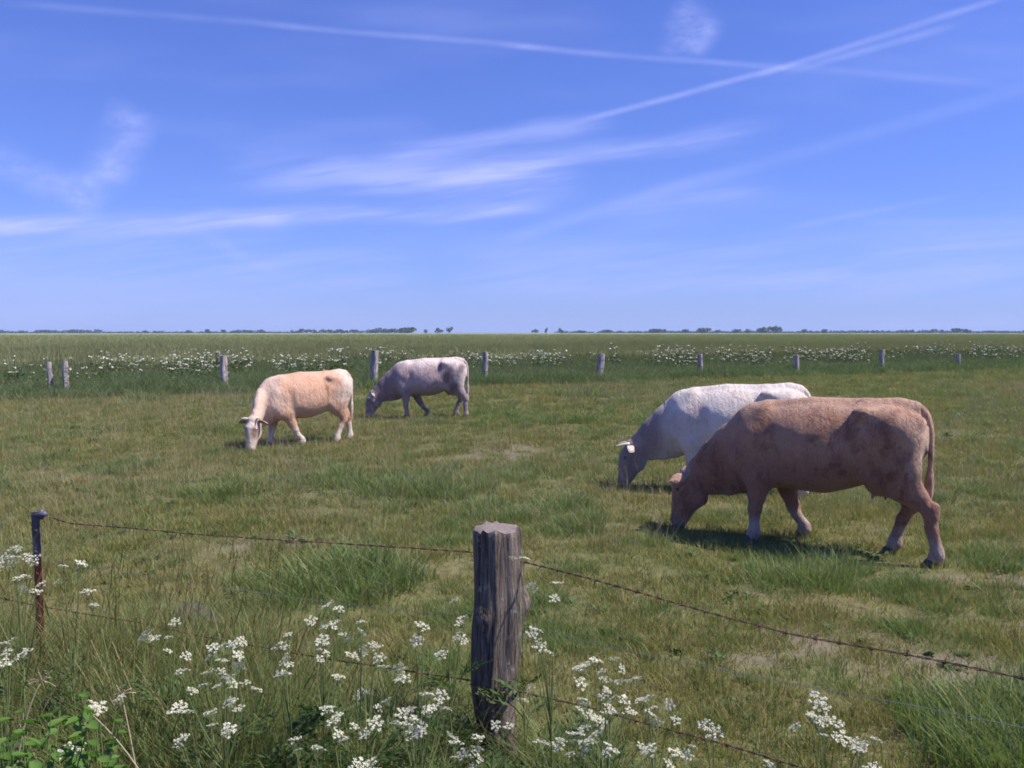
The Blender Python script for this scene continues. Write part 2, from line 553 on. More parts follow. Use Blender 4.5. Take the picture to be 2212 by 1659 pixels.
def coat_mat(name, dirt, fleck=0.22):
    m, nt, out = material(name)
    c = nt.attr('coat').outputs['Color']
    tco = nt.new('ShaderNodeTexCoord').outputs['Object']
    hair = nt.noise(nt.mapping(tco, (70, 70, 26), (0, math.radians(25), 0)), 1.0, 5.0, 0.65, 0.3)
    blot = nt.noise(nt.mapping(tco, (5, 5, 3.5)), 1.0, 9.0, 0.72, 0.5)
    fold = nt.noise(nt.mapping(tco, (13, 9, 5)), 1.0, 3.0, 0.55, 0.8)
    c2 = nt.mix(nt.mapr(blot.outputs['Fac'], 0.46, 0.66, 0.0, 0.75), c, nt.mix(1.0, c, dirt, 'MULTIPLY'))
    c2 = nt.mix(nt.mapr(hair.outputs['Fac'], 0.35, 0.7, 0.0, fleck), c2, nt.mix(1.0, c2, (0.55, 0.5, 0.5), 'MULTIPLY'))
    hg = nt.math('ADD', nt.math('MULTIPLY', hair.outputs['Fac'], 0.5), nt.math('ADD', nt.math('MULTIPLY', blot.outputs['Fac'], 0.8), nt.math('MULTIPLY', fold.outputs['Fac'], 0.9)))
    b = principled(nt, out, c2, 0.75, 0.25, hg, 0.035, 0.85)
    b.inputs['Sheen Weight'].default_value = 0.15
    b.inputs['Sheen Roughness'].default_value = 0.5
    return m
M['coat_tan'] = coat_mat('tan_coat', (0.40, 0.29, 0.28), 0.5)
M['coat_pale'] = coat_mat('pale_coat', (0.74, 0.66, 0.64), 0.25)
M['coat_grey'] = coat_mat('grey_coat', (0.60, 0.54, 0.55))
M['coat_peach'] = coat_mat('peach_coat', (0.78, 0.64, 0.56), 0.25)
m, nt, out = material('hoof_horn')
principled(nt, out, nt.mix(nt.noise(None, 30.0).outputs['Fac'], (0.05, 0.04, 0.04), (0.12, 0.10, 0.09)), 0.6, 0.3)
M['hoof'] = m
m, nt, out = material('cattle_horn')
gz = nt.attr('t').outputs['Fac']
principled(nt, out, nt.mix(nt.mapr(gz, 0.75, 1.0), (0.72, 0.64, 0.52), (0.20, 0.16, 0.14)), 0.45, 0.4)
M['horn'] = m
m, nt, out = material('eye')
principled(nt, out, (0.012, 0.009, 0.008), 0.12, 0.6)
M['eye'] = m
m, nt, out = material('udder_skin')
principled(nt, out, nt.mix(nt.noise(None, 25.0).outputs['Fac'], (0.26, 0.14, 0.115), (0.33, 0.19, 0.16)), 0.6, 0.3)
M['udder'] = m

# ------------------------------------------------------------------ ground, field
FP0 = np.array([-13.96, 26.9])                     # line of the far fence
FU = unit([37.3, 18.2])
FV = np.array([-FU[1], FU[0]])                     # away from the pasture
def far_off(P):
    return (P[:, 0] - FP0[0]) * FV[0] + (P[:, 1] - FP0[1]) * FV[1]

POST = at(1070, 1400, 4.05)[:2]                    # the wooden post
STEEL = at(78, 1200, 4.62)[:2]                     # the steel post
RIGHT_END = at(2500, 1500, 2.25)[:2]
def near_off(P):
    """signed distance past the near fence (positive: pasture side)"""
    def side(P, a, b):
        d = unit(b - a)
        n = np.array([-d[1], d[0]])
        return (P - a) @ n
    l = side(P, STEEL, POST)
    r = side(P, POST, RIGHT_END)
    return np.where(P[:, 0] < POST[0], l, r)

def bumps(P):
    z = 0.05 * (vnoise(P[:, :2], 0.35, 3) - 0.5) + 0.03 * (vnoise(P[:, :2], 1.3, 5) - 0.5)
    return z

def bare_mask(P):
    """worn soil behind the near fence, to the right"""
    out = np.zeros(len(P))
    for (px, py, rx, ry) in ((1800, 1385, 0.42, 0.16), (2090, 1450, 0.55, 0.17), (2010, 1420, 0.3, 0.12), (590, 1180, 0.6, 0.18), (2140, 1260, 0.5, 0.15), (1080, 985, 0.8, 0.5), (1560, 1420, 0.3, 0.10)):
        d = ray(px, py)
        g = np.array([0, 0, EYE]) + d * (-EYE / d[2])
        q = ((P[:, 0] - g[0]) / rx) ** 2 + ((P[:, 1] - g[1]) / (ry * 2.2)) ** 2
        out = np.maximum(out, np.clip(1.4 - q, 0, 1))
    return np.clip(out * (0.45 + 0.9 * vnoise(P[:, :2], 3.5, 9)), 0, 1)

# one ground sheet: fine near the camera, coarse out to the horizon
xs = np.concatenate([[-4200, -1500, -500, -200, -90], np.arange(-46, 46.01, 0.5), [90, 200, 500, 1500, 4200]])
ys = np.concatenate([[-600, -100, -20], np.arange(-2, 60.01, 0.25), [80, 120, 200, 400, 900, 2000, 5200]])
X, Y = np.meshgrid(xs, ys, indexing='ij')
P = np.stack([X.ravel(), Y.ravel()], 1)
Z = np.where((np.abs(P[:, 0]) < 46) & (P[:, 1] > -2) & (P[:, 1] < 60), bumps(P), 0.0)
ny = len(ys)
i, j = np.meshgrid(np.arange(len(xs) - 1), np.arange(ny - 1), indexing='ij')
Q = np.stack([i * ny + j, (i + 1) * ny + j, (i + 1) * ny + j + 1, i * ny + j + 1], -1).reshape(-1, 4)
me = mesh_np('ground', np.column_stack([P, Z]), Q, smooth=True)
fattr(me, 'bare', bare_mask(P))
tag(link('ground', me, M['soil']), kind='structure')

# dense crop canopy as a raised sheet with a sloping front edge
u = np.concatenate([[-4500, -2000, -800, -300], np.arange(-120, 260.1, 2.0), [400, 800, 2000, 4500]])
v = np.concatenate([[7.5, 8.6, 10.0], np.arange(12, 100, 4.0), [110, 140, 200, 300, 500, 900, 1400]])
U_, V_ = np.meshgrid(u, v, indexing='ij')
P = FP0[None] + U_.ravel()[:, None] * FU + V_.ravel()[:, None] * FV
edge = np.clip((V_.ravel() - 7.5) / 2.5, 0, 1)
Z = 0.15 + 0.62 * edge + 0.16 * (vnoise(P, 0.25, 7) - 0.5) * edge
nv = len(v)
i, j = np.meshgrid(np.arange(len(u) - 1), np.arange(nv - 1), indexing='ij')
Q = np.stack([i * nv + j, (i + 1) * nv + j, (i + 1) * nv + j + 1, i * nv + j + 1], -1).reshape(-1, 4)
tag(link('crop_field', mesh_np('crop_field', np.column_stack([P, Z]), Q, smooth=True), M['field']), kind='structure')

# ------------------------------------------------------------------ cows
def smin(a, b, k):
    h = np.clip(0.5 + 0.5 * (b - a) / k, 0, 1)
    return b * (1 - h) + a * h - k * h * (1 - h)

class Field:
    def __init__(self, lo, hi, h):
        self.lo = np.array(lo, float)
        self.h = h
        self.n = np.ceil((np.array(hi) - self.lo) / h).astype(int) + 1
        self.D = np.full(self.n, 0.5, np.float32)
    def block(self, lo, hi):
        a = np.clip(((np.array(lo) - self.lo) / self.h).astype(int), 0, self.n)
        b = np.clip(np.ceil((np.array(hi) - self.lo) / self.h).astype(int) + 1, 0, self.n)
        sl = tuple(slice(x, y) for x, y in zip(a, b))
        g = np.meshgrid(*[self.lo[d] + self.h * np.arange(a[d], b[d]) for d in range(3)], indexing='ij')
        return sl, np.stack(g, -1).astype(np.float32)
    def chain(self, pts, k=0.05, inner=0.03, cut=False):
        """swept ellipse through points (x, y, z, radius in the side view, radius across)"""
        p = np.array(pts, float)
        r = p[:, 3:].max(1)[:, None] + 0.16
        sl, G = self.block((p[:, :3] - r).min(0), (p[:, :3] + r).max(0))
        f = None
        for A, B in zip(p[:-1], p[1:]):
            ab = B[:3] - A[:3]
            t = np.clip(((G - A[:3]) @ ab) / max(ab @ ab, 1e-9), 0, 1)
            q = G - (A[:3] + t[..., None] * ab)
            b = q[..., 1]
            a2 = q[..., 0] ** 2 + q[..., 2] ** 2
            ra = A[3] + (B[3] - A[3]) * t
            rb = A[4] + (B[4] - A[4]) * t
            s = (np.sqrt(a2 / ra ** 2 + (b / rb) ** 2) - 1) * np.minimum(ra, rb)
            f = s if f is None else smin(f, s, inner)
        self.D[sl] = -smin(-self.D[sl], f, k) if cut else smin(self.D[sl], f, k)
    def ball(self, c, r, k=0.05, cut=False):
        c = np.array(c, float)
        r = np.array(r, float)
        sl, G = self.block(c - r - 0.16, c + r + 0.16)
        f = (np.linalg.norm((G - c) / r, axis=-1) - 1) * r.min()
        self.D[sl] = -smin(-self.D[sl], f, k) if cut else smin(self.D[sl], f, k)
    def loft(self, st, k=0.05):
        st = np.array(st, float)
        sl, G = self.block((st[0, 0], -0.6, 0.2), (st[-1, 0], 0.6, 1.7))
        x = G[:, 0, 0, 0]
        def itp(c):
            xx = np.linspace(st[0, 0], st[-1, 0], 300)
            yy = np.interp(xx, st[:, 0], st[:, c])
            ker = np.hanning(27)
            ker /= ker.sum()
            yy = np.convolve(np.pad(yy, 13, 'edge'), ker, 'valid')
            return np.interp(x, xx, yy)[:, None, None]
        top, bot, w = itp(1), itp(2), itp(3)
        zc = bot + (top - bot) * 0.46
        z = G[..., 2] - zc
        hh = np.where(z > 0, top - zc, zc - bot)
        zz = z / hh
        ww = w * (1 - 0.22 * np.clip(zz, 0, 1) ** 2)
        p = 2.25
        f = ((np.abs(G[..., 1]) / ww) ** p + np.abs(zz) ** p) ** (1 / p) - 1
        f = f * np.minimum(w, 0.3)
        self.D[sl] = smin(self.D[sl], f, k)
    def surface(self):
        """surface nets: one vertex per cell the surface crosses, a quad per crossed grid edge"""
        D = self.D
        n = np.array(D.shape) - 1
        S = D < 0
        acc = np.zeros((*n, 3))
        cnt = np.zeros(n)
        c = lambda A, o: A[o[0]:o[0] + n[0], o[1]:o[1] + n[1], o[2]:o[2] + n[2]]
        for ax in range(3):
            o1, o2 = [d for d in range(3) if d != ax]
            for p in (0, 1):
                for q in (0, 1):
                    a = [0, 0, 0]
                    a[o1], a[o2] = p, q
                    b = list(a)
                    b[ax] = 1
                    m = c(S, a) != c(S, b)
                    fa, fb = c(D, a)[m], c(D, b)[m]
                    e = np.zeros((len(fa), 3))
                    e[:] = a
                    e[:, ax] = fa / (fa - fb)
                    acc[m] += e
                    cnt[m] += 1
        act = cnt > 0
        idx = np.full(n, -1)
        idx[act] = np.arange(act.sum())
        V = (np.argwhere(act) + acc[act] / cnt[act][:, None]) * self.h + self.lo
        Q = []
        for ax in range(3):
            o1, o2 = [(1, 2), (2, 0), (0, 1)][ax]
            sh = [slice(1, n[d]) for d in range(3)]
            sh[ax] = slice(0, n[ax])
            s0 = S[tuple(sh)]
            sh1 = list(sh)
            sh1[ax] = slice(1, n[ax] + 1)
            s1 = S[tuple(sh1)]
            for flip, mm in ((False, s0 & ~s1), (True, ~s0 & s1)):
                I = np.argwhere(mm)
                off = np.ones(3, int)
                off[ax] = 0
                I = I + off
                def cell(d1, d2):
                    J = I.copy()
                    J[:, o1] += d1
                    J[:, o2] += d2
                    return idx[J[:, 0], J[:, 1], J[:, 2]]
                q = np.stack([cell(-1, -1), cell(0, -1), cell(0, 0), cell(-1, 0)], -1)
                Q.append(q[:, ::-1] if flip else q)
        Q = np.concatenate(Q)
        return V, Q

def make_cow(name, label, loc, heading, scale, feet, coat, mat, head_turn=0.0, horns=False, ears=True, tail=None, udder=True, belly=0.0, seed=0, head_dx=0.0, peak=0.0, ear_col=(0.62, 0.52, 0.46), ear_dir=(0.12, 1.0, 0.10), hook=0.0):
    """feet: dict near front etc -> (x, y): 'fl','fr','hl','hr' (left is +y)"""
    root = empty(name, (loc[0], loc[1], 0), math.atan2(heading[1], heading[0]))
    root.scale = (scale,) * 3
    tag(root, label, 'cow', 'cows grazing in the pasture')
    F = Field((-1.02, -0.52, 0.0), (1.92, 0.52, 1.56), 0.0155)
    b = belly
    F.loft([(-0.72, 1.20, 1.02, 0.06), (-0.68, 1.31, 0.90, 0.15), (-0.58, 1.40, 0.80, 0.22), (-0.42, 1.435, 0.72, 0.265), (-0.25, 1.425, 0.67 - b * 0.4, 0.30), (-0.05, 1.405, 0.59 - b, 0.335),
            (0.15, 1.41, 0.53 - b, 0.365), (0.35, 1.40, 0.53 - b * 0.6, 0.36), (0.55, 1.365, 0.545, 0.32), (0.75, 1.345, 0.50, 0.265), (0.90, 1.31, 0.46, 0.215), (1.02, 1.22, 0.50, 0.16), (1.10, 1.05, 0.62, 0.08)])
    # spine, hooks, pins, rump
    F.chain([(-0.60, 0, 1.37, 0.06, 0.045), (-0.2, 0, 1.39, 0.045, 0.05), (0.3, 0, 1.385, 0.04, 0.05), (0.72, 0, 1.325, 0.05, 0.05)], 0.06)
    if peak:
        F.chain([(-0.36, 0, 1.36 + peak * 0.4, 0.06, 0.06), (-0.48, 0, 1.37 + peak, 0.05, 0.05), (-0.60, 0, 1.34 + peak, 0.05, 0.05)], 0.06)
    for s in (-1, 1):
        F.ball((-0.22, s * (0.252 - hook), 1.320 - 0.5 * hook), (0.095, 0.058, 0.055), 0.045)
        F.chain([(-0.22, s * 0.235, 1.31, 0.03, 0.03), (-0.42, s * 0.16, 1.33, 0.03, 0.03), (-0.64, s * 0.105, 1.27, 0.03, 0.03)], 0.05)
        F.ball((-0.665, s * 0.110, 1.255), (0.055, 0.048, 0.055), 0.045)
        F.ball((-0.40, s * 0.19, 1.17), (0.22, 0.10, 0.16), 0.10)
        F.ball((-0.06, s * (0.388 + hook), 1.14), (0.11, 0.07, 0.13), 0.07, cut=True)
        F.ball((-0.52, s * 0.30, 1.02), (0.06, 0.05, 0.12), 0.06, cut=True)
        F.chain([(0.74, s * 0.12, 1.26, 0.07, 0.06), (0.80, s * 0.20, 1.02, 0.12, 0.065), (0.93, s * 0.185, 0.80, 0.10, 0.07)], 0.07)
        F.chain([(0.84, s * 0.20, 0.80, 0.11, 0.07), (0.72, s * 0.215, 0.66, 0.12, 0.07)], 0.06)
        F.ball((0.60, s * 0.335, 0.98), (0.05, 0.045, 0.24), 0.07, cut=True)
    for s in (-1, 1):
        F.chain([(0.70, s * 0.06, 1.335, 0.03, 0.03), (0.80, s * 0.205, 1.06, 0.035, 0.03), (0.93, s * 0.215, 0.82, 0.04, 0.035)], 0.045)
        F.chain([(-0.16, s * 0.24, 0.86, 0.03, 0.03), (-0.30, s * 0.22, 0.72, 0.035, 0.03)], 0.06)
    # legs
    for key, s in (('fl', 1), ('fr', -1)):
        fx, fy = feet[key]
        ex = 0.72 + 0.30 * (fx - 0.72)
        ey = s * 0.19
        kx = ex + (fx - ex) * 0.55 + 0.012
        ky = ey + (fy - ey) * 0.55
        F.chain([(0.76, s * 0.17, 0.90, 0.20, 0.085), (ex, ey, 0.64, 0.135, 0.085), (ex + (kx - ex) * 0.5, (ey + ky) / 2, 0.47, 0.084, 0.064), (kx, ky, 0.325, 0.066, 0.058)], 0.05)
        F.chain([(kx, ky, 0.325, 0.066, 0.058), (kx + (fx - kx) * 0.35, ky, 0.24, 0.050, 0.043), (fx - 0.012, fy, 0.14, 0.050, 0.044), (fx - 0.012, fy, 0.105, 0.061, 0.052), (fx + 0.015, fy, 0.055, 0.055, 0.048)], 0.02, 0.02)
    for key, s in (('hl', 1), ('hr', -1)):
        fx, fy = feet[key]
        hx = -0.775 + (fx + 0.82) * 0.55
        hy = s * 0.14 + (fy - s * 0.14) * 0.6
        tx = -0.47 + 0.22 * (fx + 0.75)
        F.chain([(-0.44, s * 0.16, 1.05, 0.25, 0.12), (tx, s * 0.165, 0.84, 0.215, 0.105), (tx - 0.05 + 0.10 * (fx + 0.75), s * 0.15, 0.70, 0.15, 0.085)], 0.08)
        F.chain([(tx - 0.04, s * 0.155, 0.72, 0.15, 0.085), ((tx + hx) / 2 - 0.03, (s * 0.15 + hy) / 2, 0.60, 0.098, 0.062), (hx + 0.005, hy, 0.50, 0.062, 0.048), (hx - 0.005, hy, 0.46, 0.056, 0.048)], 0.035)
        F.chain([(hx - 0.045, hy, 0.535, 0.032, 0.03), (hx - 0.035, hy, 0.45, 0.035, 0.033)], 0.04)
        F.chain([(hx - 0.005, hy, 0.46, 0.060, 0.05), (hx + (fx - hx) * 0.4, hy + (fy - hy) * 0.4, 0.34, 0.053, 0.043), (fx - 0.022, fy, 0.15, 0.052, 0.044), (fx - 0.02, fy, 0.11, 0.061, 0.051), (fx + 0.01, fy, 0.055, 0.052, 0.048)], 0.02, 0.02)
    # neck, dewlap, head hanging to the grass
    h = head_dx
    F.chain([(0.82, 0, 1.02, 0.30, 0.19), (1.02, 0, 0.88, 0.275, 0.155), (1.20, 0, 0.75, 0.235, 0.125), (1.38, 0, 0.60, 0.185, 0.105), (1.49 + h, 0, 0.50, 0.14, 0.10)], 0.09)
    F.chain([(0.98, 0, 0.50, 0.06, 0.035), (1.12, 0, 0.47, 0.06, 0.022), (1.28, 0, 0.44, 0.05, 0.022)], 0.06)
    F.chain([(1.50 + h, 0, 0.52, 0.125, 0.105), (1.555 + h, 0, 0.41, 0.160, 0.122), (1.575 + h, 0, 0.31, 0.150, 0.106), (1.615 + h, 0, 0.19, 0.112, 0.084), (1.645 + h, 0, 0.10, 0.088, 0.075), (1.655 + h, 0, 0.065, 0.078, 0.078)], 0.05)
    F.ball((1.575 + h, 0, 0.60), (0.055, 0.085, 0.045), 0.05)        # poll
    for s in (-1, 1):
        F.ball((1.635 + h, s * 0.075, 0.455), (0.045, 0.035, 0.035), 0.035)       # brow
        F.ball((1.43 + h, s * 0.06, 0.33), (0.07, 0.035, 0.08), 0.05)             # jaw
        F.ball((1.705 + h, s * 0.042, 0.085), (0.022, 0.022, 0.025), 0.03)        # nostril wing
    V, Q = F.surface()
    ng = np.random.default_rng(seed)
    # slight irregularity of the living form
    V[:, 1] += 0.010 * (vnoise(V, 5.0, seed) - 0.5)
    V[:, 2] += 0.008 * (vnoise(V, 5.0, seed + 1) - 0.5)
    def bend(P):
        P = np.array(P, float)
        t = np.clip((P[:, 0] - 0.85) / 0.60, 0, 1)
        t = t * t * (3 - 2 * t)
        a = head_turn * t
        dx, dy = P[:, 0] - 0.92, P[:, 1]
        R = P.copy()
        R[:, 0] = np.where(t > 0, 0.92 + dx * np.cos(a) - dy * np.sin(a), P[:, 0])
        R[:, 1] = np.where(t > 0, dx * np.sin(a) + dy * np.cos(a), P[:, 1])
        return R
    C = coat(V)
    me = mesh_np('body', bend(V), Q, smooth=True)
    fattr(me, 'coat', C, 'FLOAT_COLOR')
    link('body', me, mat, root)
    def coated(mb, nm, smooth=True, use=None):
        me = mb.mesh(nm, smooth)
        vv = np.concatenate(mb.v)
        fattr(me, 'coat', coat(vv) if use is None else np.tile(use, (len(vv), 1)), 'FLOAT_COLOR')
        co = bend(vv)
        me.vertices.foreach_set('co', co.astype(np.float32).ravel())
        me.update()
        return link(nm, me, mat, root)
    # ears: cupped leaf shapes
    if ears:
        for s in (-1, 1):
            mb = MB()
            a = np.linspace(0, 1, 9)
            wid = 0.062 * np.sin(np.pi * np.clip(a * 0.93 + 0.07, 0, 1)) ** 0.75
            ax = unit((ear_dir[0], s * ear_dir[1], ear_dir[2]))
            up = np.array((0.75, 0.0, 0.65))
            up = unit(up - ax * (up @ ax))
            fw = np.cross(ax, up)
            base = np.array((1.535 + h, s * 0.085, 0.555))
            ring = []
            for ai, wi in zip(a, wid):
                c0 = base + ax * 0.215 * ai - np.array((0, 0, 0.05)) * ai ** 2
                for q in np.linspace(-1, 1, 7):
                    ring.append(c0 + up * wi * q - fw * s * (0.030 * (1 - q * q)) * (1 - 0.5 * ai))
                for q in np.linspace(1, -1, 7):
                    ring.append(c0 + up * wi * q * 0.98 - fw * s * (0.030 * (1 - q * q) + 0.010 * (1 - 0.8 * q * q)) * (1 - 0.5 * ai))
            k = 14
            i = np.arange(8)[:, None] * k
            j = np.arange(k)[None]
            Qe = np.stack([i + j, i + (j + 1) % k, i + k + (j + 1) % k, i + k + j], -1).reshape(-1, 4)
            mb.add(ring, Qe)
            col = coat(np.array([[1.0, 0, 0.9]]))[0]
            coated(mb, 'ear', use=col * 0.45 + np.array(ear_col) * 0.55)
    if horns:
        for s in (-1, 1):
            mb = MB()
            t = np.linspace(0, 1, 10)
            hd = horns if isinstance(horns, tuple) else (0.09, 0.17, 0.02)
            Pn = np.stack([1.575 + h + hd[0] * (0.7 * t + 0.3 * t ** 2), s * (0.07 + hd[1] * t), 0.605 + hd[2] * t + 0.012 * np.sin(t * 3)], -1)
            mb.tube(bend(Pn), 0.024 * (1 - 0.75 * t) + 0.002, 8, a=0)
            mb.a[0] = np.concatenate([np.repeat(t, 8), [0, 1]])
            mb.build('horn', M['horn'], root, True, 't')
    for s in (-1, 1):
        v, f = ICO1
        mb = MB()
        mb.add(bend(v * (0.020, 0.013, 0.017) + (1.627 + h, s * 0.112, 0.425)), None, f)
        mb.build('eye', M['eye'], root, True)
        mb = MB()
        mb.add(bend(v * (0.010, 0.010, 0.014) + (1.727 + h, s * 0.045, 0.083)), None, f)
        mb.build('nostril', M['hoof'], root, True)
    # hooves: two claws each
    for key in ('fl', 'fr', 'hl', 'hr'):
        fx, fy = feet[key]
        mb = MB()
        for s in (-1, 1):
            rings = []
            for z, r, dx in ((0.075, 0.034, 0.0), (0.05, 0.042, 0.006), (0.02, 0.050, 0.016), (0.0, 0.052, 0.020)):
                for ang in np.arange(9) * 2 * np.pi / 9:
                    rings.append((fx + 0.018 + dx + r * 1.35 * np.cos(ang), fy + s * 0.027 + 0.60 * r * np.sin(ang), z))
            k = 9
            i = np.arange(3)[:, None] * k
            j = np.arange(k)[None]
            Qh = np.stack([i + j, i + k + j, i + k + (j + 1) % k, i + (j + 1) % k], -1).reshape(-1, 4)
            Th = np.stack([np.full(7, 27), 27 + np.arange(1, 8), 27 + np.arange(2, 9)], -1)
            mb.add(rings, Qh, Th)
        mb.build('hoof', M['hoof'], root, True)
    # tail with its tuft
    tp = np.array(tail if tail is not None else [(-0.42, 0, 1.37), (-0.55, 0, 1.40), (-0.645, 0, 1.385), (-0.705, 0, 1.31), (-0.738, 0.0, 1.18), (-0.745, 0, 1.0), (-0.742, 0, 0.80), (-0.735, 0, 0.64), (-0.73, 0, 0.48)])
    tt = np.linspace(0, 1, len(tp))
    t2 = np.linspace(0, 1, 34)
    Pt = np.stack([np.interp(t2, tt, tp[:, d]) for d in range(3)], -1)
    for _ in range(3):
        Pt[1:-1] = (Pt[:-2] + 2 * Pt[1:-1] + Pt[2:]) / 4
    rt = np.interp(t2, [0, 0.25, 0.5, 0.72, 0.80, 0.90, 1.0], [0.052, 0.041, 0.030, 0.023, 0.040, 0.038, 0.008])
    mb = MB()
    mb.tube(Pt, rt, 9)
    mt = mb.mesh('tail', True)
    vv = np.concatenate(mb.v)
    cc = coat(np.tile([[-0.6, 0.0, 1.3]], (len(vv), 1)))
    fattr(mt, 'coat', cc, 'FLOAT_COLOR')
    link('tail', mt, mat, root)
    if udder:
        mb = MB()
        v, f = ICO2
        u_ = v * (0.15, 0.115, 0.115) + (-0.34, 0, 0.665)
        mb.add(u_, None, f)
        ud = mb.build('udder', M['udder'], root, True)
        for x in (-0.39, -0.28):
            for s in (-1, 1):
                mt_ = MB()
                mt_.tube([(x, s * 0.055, 0.60), (x, s * 0.058, 0.565), (x + 0.003, s * 0.06, 0.535)], [0.02, 0.016, 0.010], 7)
                mt_.build('teat', M['udder'], ud, True)
    return root

def sstep(x, a, b):
    t = np.clip((x - a) / (b - a), 0, 1)
    return t * t * (3 - 2 * t)

def blend(c, col, m):
    return c * (1 - m[:, None]) + np.array(col) * m[:, None]

def coat_tan(V):
    c = np.tile([0.455, 0.250, 0.160], (len(V), 1))
    n = 0.6 * vnoise(V, 4.0, 2) + 0.4 * vnoise(V, 13.0, 3) - 0.5
    c = blend(c, (0.275, 0.128, 0.085), np.clip(sstep(V[:, 2] + 0.25 * n, 1.05, 0.75) * 0.7, 0, 1))  # mottled darker lower body, with the flank's shade put into the coat colour
    c = blend(c, (0.55, 0.36, 0.26), sstep(V[:, 2] + 0.35 * n, 1.12, 1.38) * 0.6)  # sunlight on the back painted in as a paler top
    c = blend(c, (0.54, 0.38, 0.29), sstep(V[:, 0] + 0.15 * n, -0.5, -0.72) * sstep(V[:, 2], 0.5, 0.9) * 0.8)  # sunlit rump, likewise painted paler
    c = blend(c, (0.42, 0.33, 0.28), sstep(V[:, 2] + 0.1 * n, 0.36, 0.16) * (V[:, 0] < 1.2))
    c = blend(c, (0.40, 0.29, 0.24), sstep(V[:, 2], 0.15, 0.05) * (V[:, 0] > 1.2))
    c = blend(c, (0.62, 0.44, 0.32), np.exp(-((V[:, 0] - 1.58) / 0.07) ** 2 - ((V[:, 2] - 0.62) / 0.05) ** 2) * 0.9)  # pale poll: sunlight on it put into the colour
    return c

def coat_white(V):
    c = np.tile([0.74, 0.67, 0.62], (len(V), 1))
    n = vnoise(V, 3.0, 4) - 0.5
    c = blend(c, (0.24, 0.18, 0.18), sstep(V[:, 0] + 0.3 * n, 0.90, 1.35) * 0.9)
    c = blend(c, (0.60, 0.52, 0.50), np.clip(sstep(n, 0.10, 0.28), 0, 1) * 0.6)
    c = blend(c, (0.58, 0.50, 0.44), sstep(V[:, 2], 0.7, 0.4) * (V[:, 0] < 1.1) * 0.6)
    c = blend(c, (0.30, 0.23, 0.23), sstep(V[:, 2], 0.15, 0.08) * (V[:, 0] > 1.2))
    return c

def coat_peach(V):
    c = np.tile([0.64, 0.400, 0.280], (len(V), 1))
    n = 0.65 * vnoise(V, 3.5, 6) + 0.35 * vnoise(V, 12.0, 7) - 0.5
    c = blend(c, (0.72, 0.61, 0.54), sstep(V[:, 0] + 0.45 * n, -0.22, -0.55) * sstep(V[:, 2], 0.70, 1.05) * 0.9)
    c = blend(c, (0.67, 0.50, 0.41), sstep(V[:, 0] + 0.35 * n, 0.48, 0.95))
    c = blend(c, (0.30, 0.15, 0.10), np.clip(np.exp(-(((V[:, 0] + 0.13) / 0.03) ** 2 + ((V[:, 2] - 1.03 - 0.4 * n) / 0.13) ** 2)) * 0.8, 0, 1))
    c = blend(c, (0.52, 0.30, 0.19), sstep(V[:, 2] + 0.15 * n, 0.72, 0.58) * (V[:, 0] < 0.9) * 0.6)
    c = blend(c, (0.70, 0.60, 0.52), sstep(V[:, 2] + 0.1 * n, 0.45, 0.25) * (V[:, 0] < 1.1))
    c = blend(c, (0.72, 0.62, 0.55), sstep(V[:, 0], 1.58, 1.66))
    # brown round the eyes
    e = np.exp(-((V[:, 0] - 1.66) / 0.10) ** 2 - ((np.abs(V[:, 1]) - 0.085) / 0.045) ** 2 - ((V[:, 2] - 0.37) / 0.11) ** 2)
    c = blend(c, (0.22, 0.12, 0.085), np.clip(e * 1.3, 0, 0.9))
    c = blend(c, (0.74, 0.66, 0.58), sstep(V[:, 2], 0.16, 0.08) * (V[:, 0] > 1.2))
    return c

def coat_grey(V):
    c = np.tile([0.48, 0.365, 0.365], (len(V), 1))
    n = 0.6 * vnoise(V, 3.5, 8) + 0.4 * vnoise(V, 11.0, 9) - 0.5
    c = blend(c, (0.72, 0.62, 0.60), sstep(V[:, 2] + 0.3 * n, 1.10, 1.34))  # highlight along the back painted into the coat
    c = blend(c, (0.62, 0.53, 0.50), sstep(V[:, 0] + 0.2 * n, -0.42, -0.62))  # rump painted paler for the sun on it
    c = blend(c, (0.25, 0.18, 0.19), sstep(V[:, 0] + 0.3 * n, 0.75, 1.1) * 0.85)  # shade on the forequarters put into the coat colour
    c = blend(c, (0.27, 0.20, 0.205), sstep(V[:, 2] + 0.2 * n, 0.85, 0.60) * 0.8)  # shade of the underside painted in as a darker tone
    for (x, z, rx, rz) in ((-0.12, 1.28, 0.05, 0.10), (-0.32, 1.16, 0.09, 0.07), (-0.62, 1.20, 0.06, 0.09), (-0.27, 0.98, 0.09, 0.16), (-0.45, 0.75, 0.12, 0.14)):
        w = 1 + 0.8 * n
        c = blend(c, (0.17, 0.12, 0.12), np.clip(np.exp(-(((V[:, 0] - x) / (rx * w)) ** 2 + ((V[:, 2] - z) / (rz * w)) ** 2) ** 1.5) * 1.1, 0, 0.75))
    c = blend(c, (0.62, 0.56, 0.52), np.exp(-((V[:, 0] - 1.60) / 0.06) ** 2 - ((V[:, 2] - 0.52) / 0.06) ** 2) * 0.8)
    c = blend(c, (0.58, 0.52, 0.49), sstep(V[:, 2], 0.15, 0.06) * (V[:, 0] > 1.2))
    return c

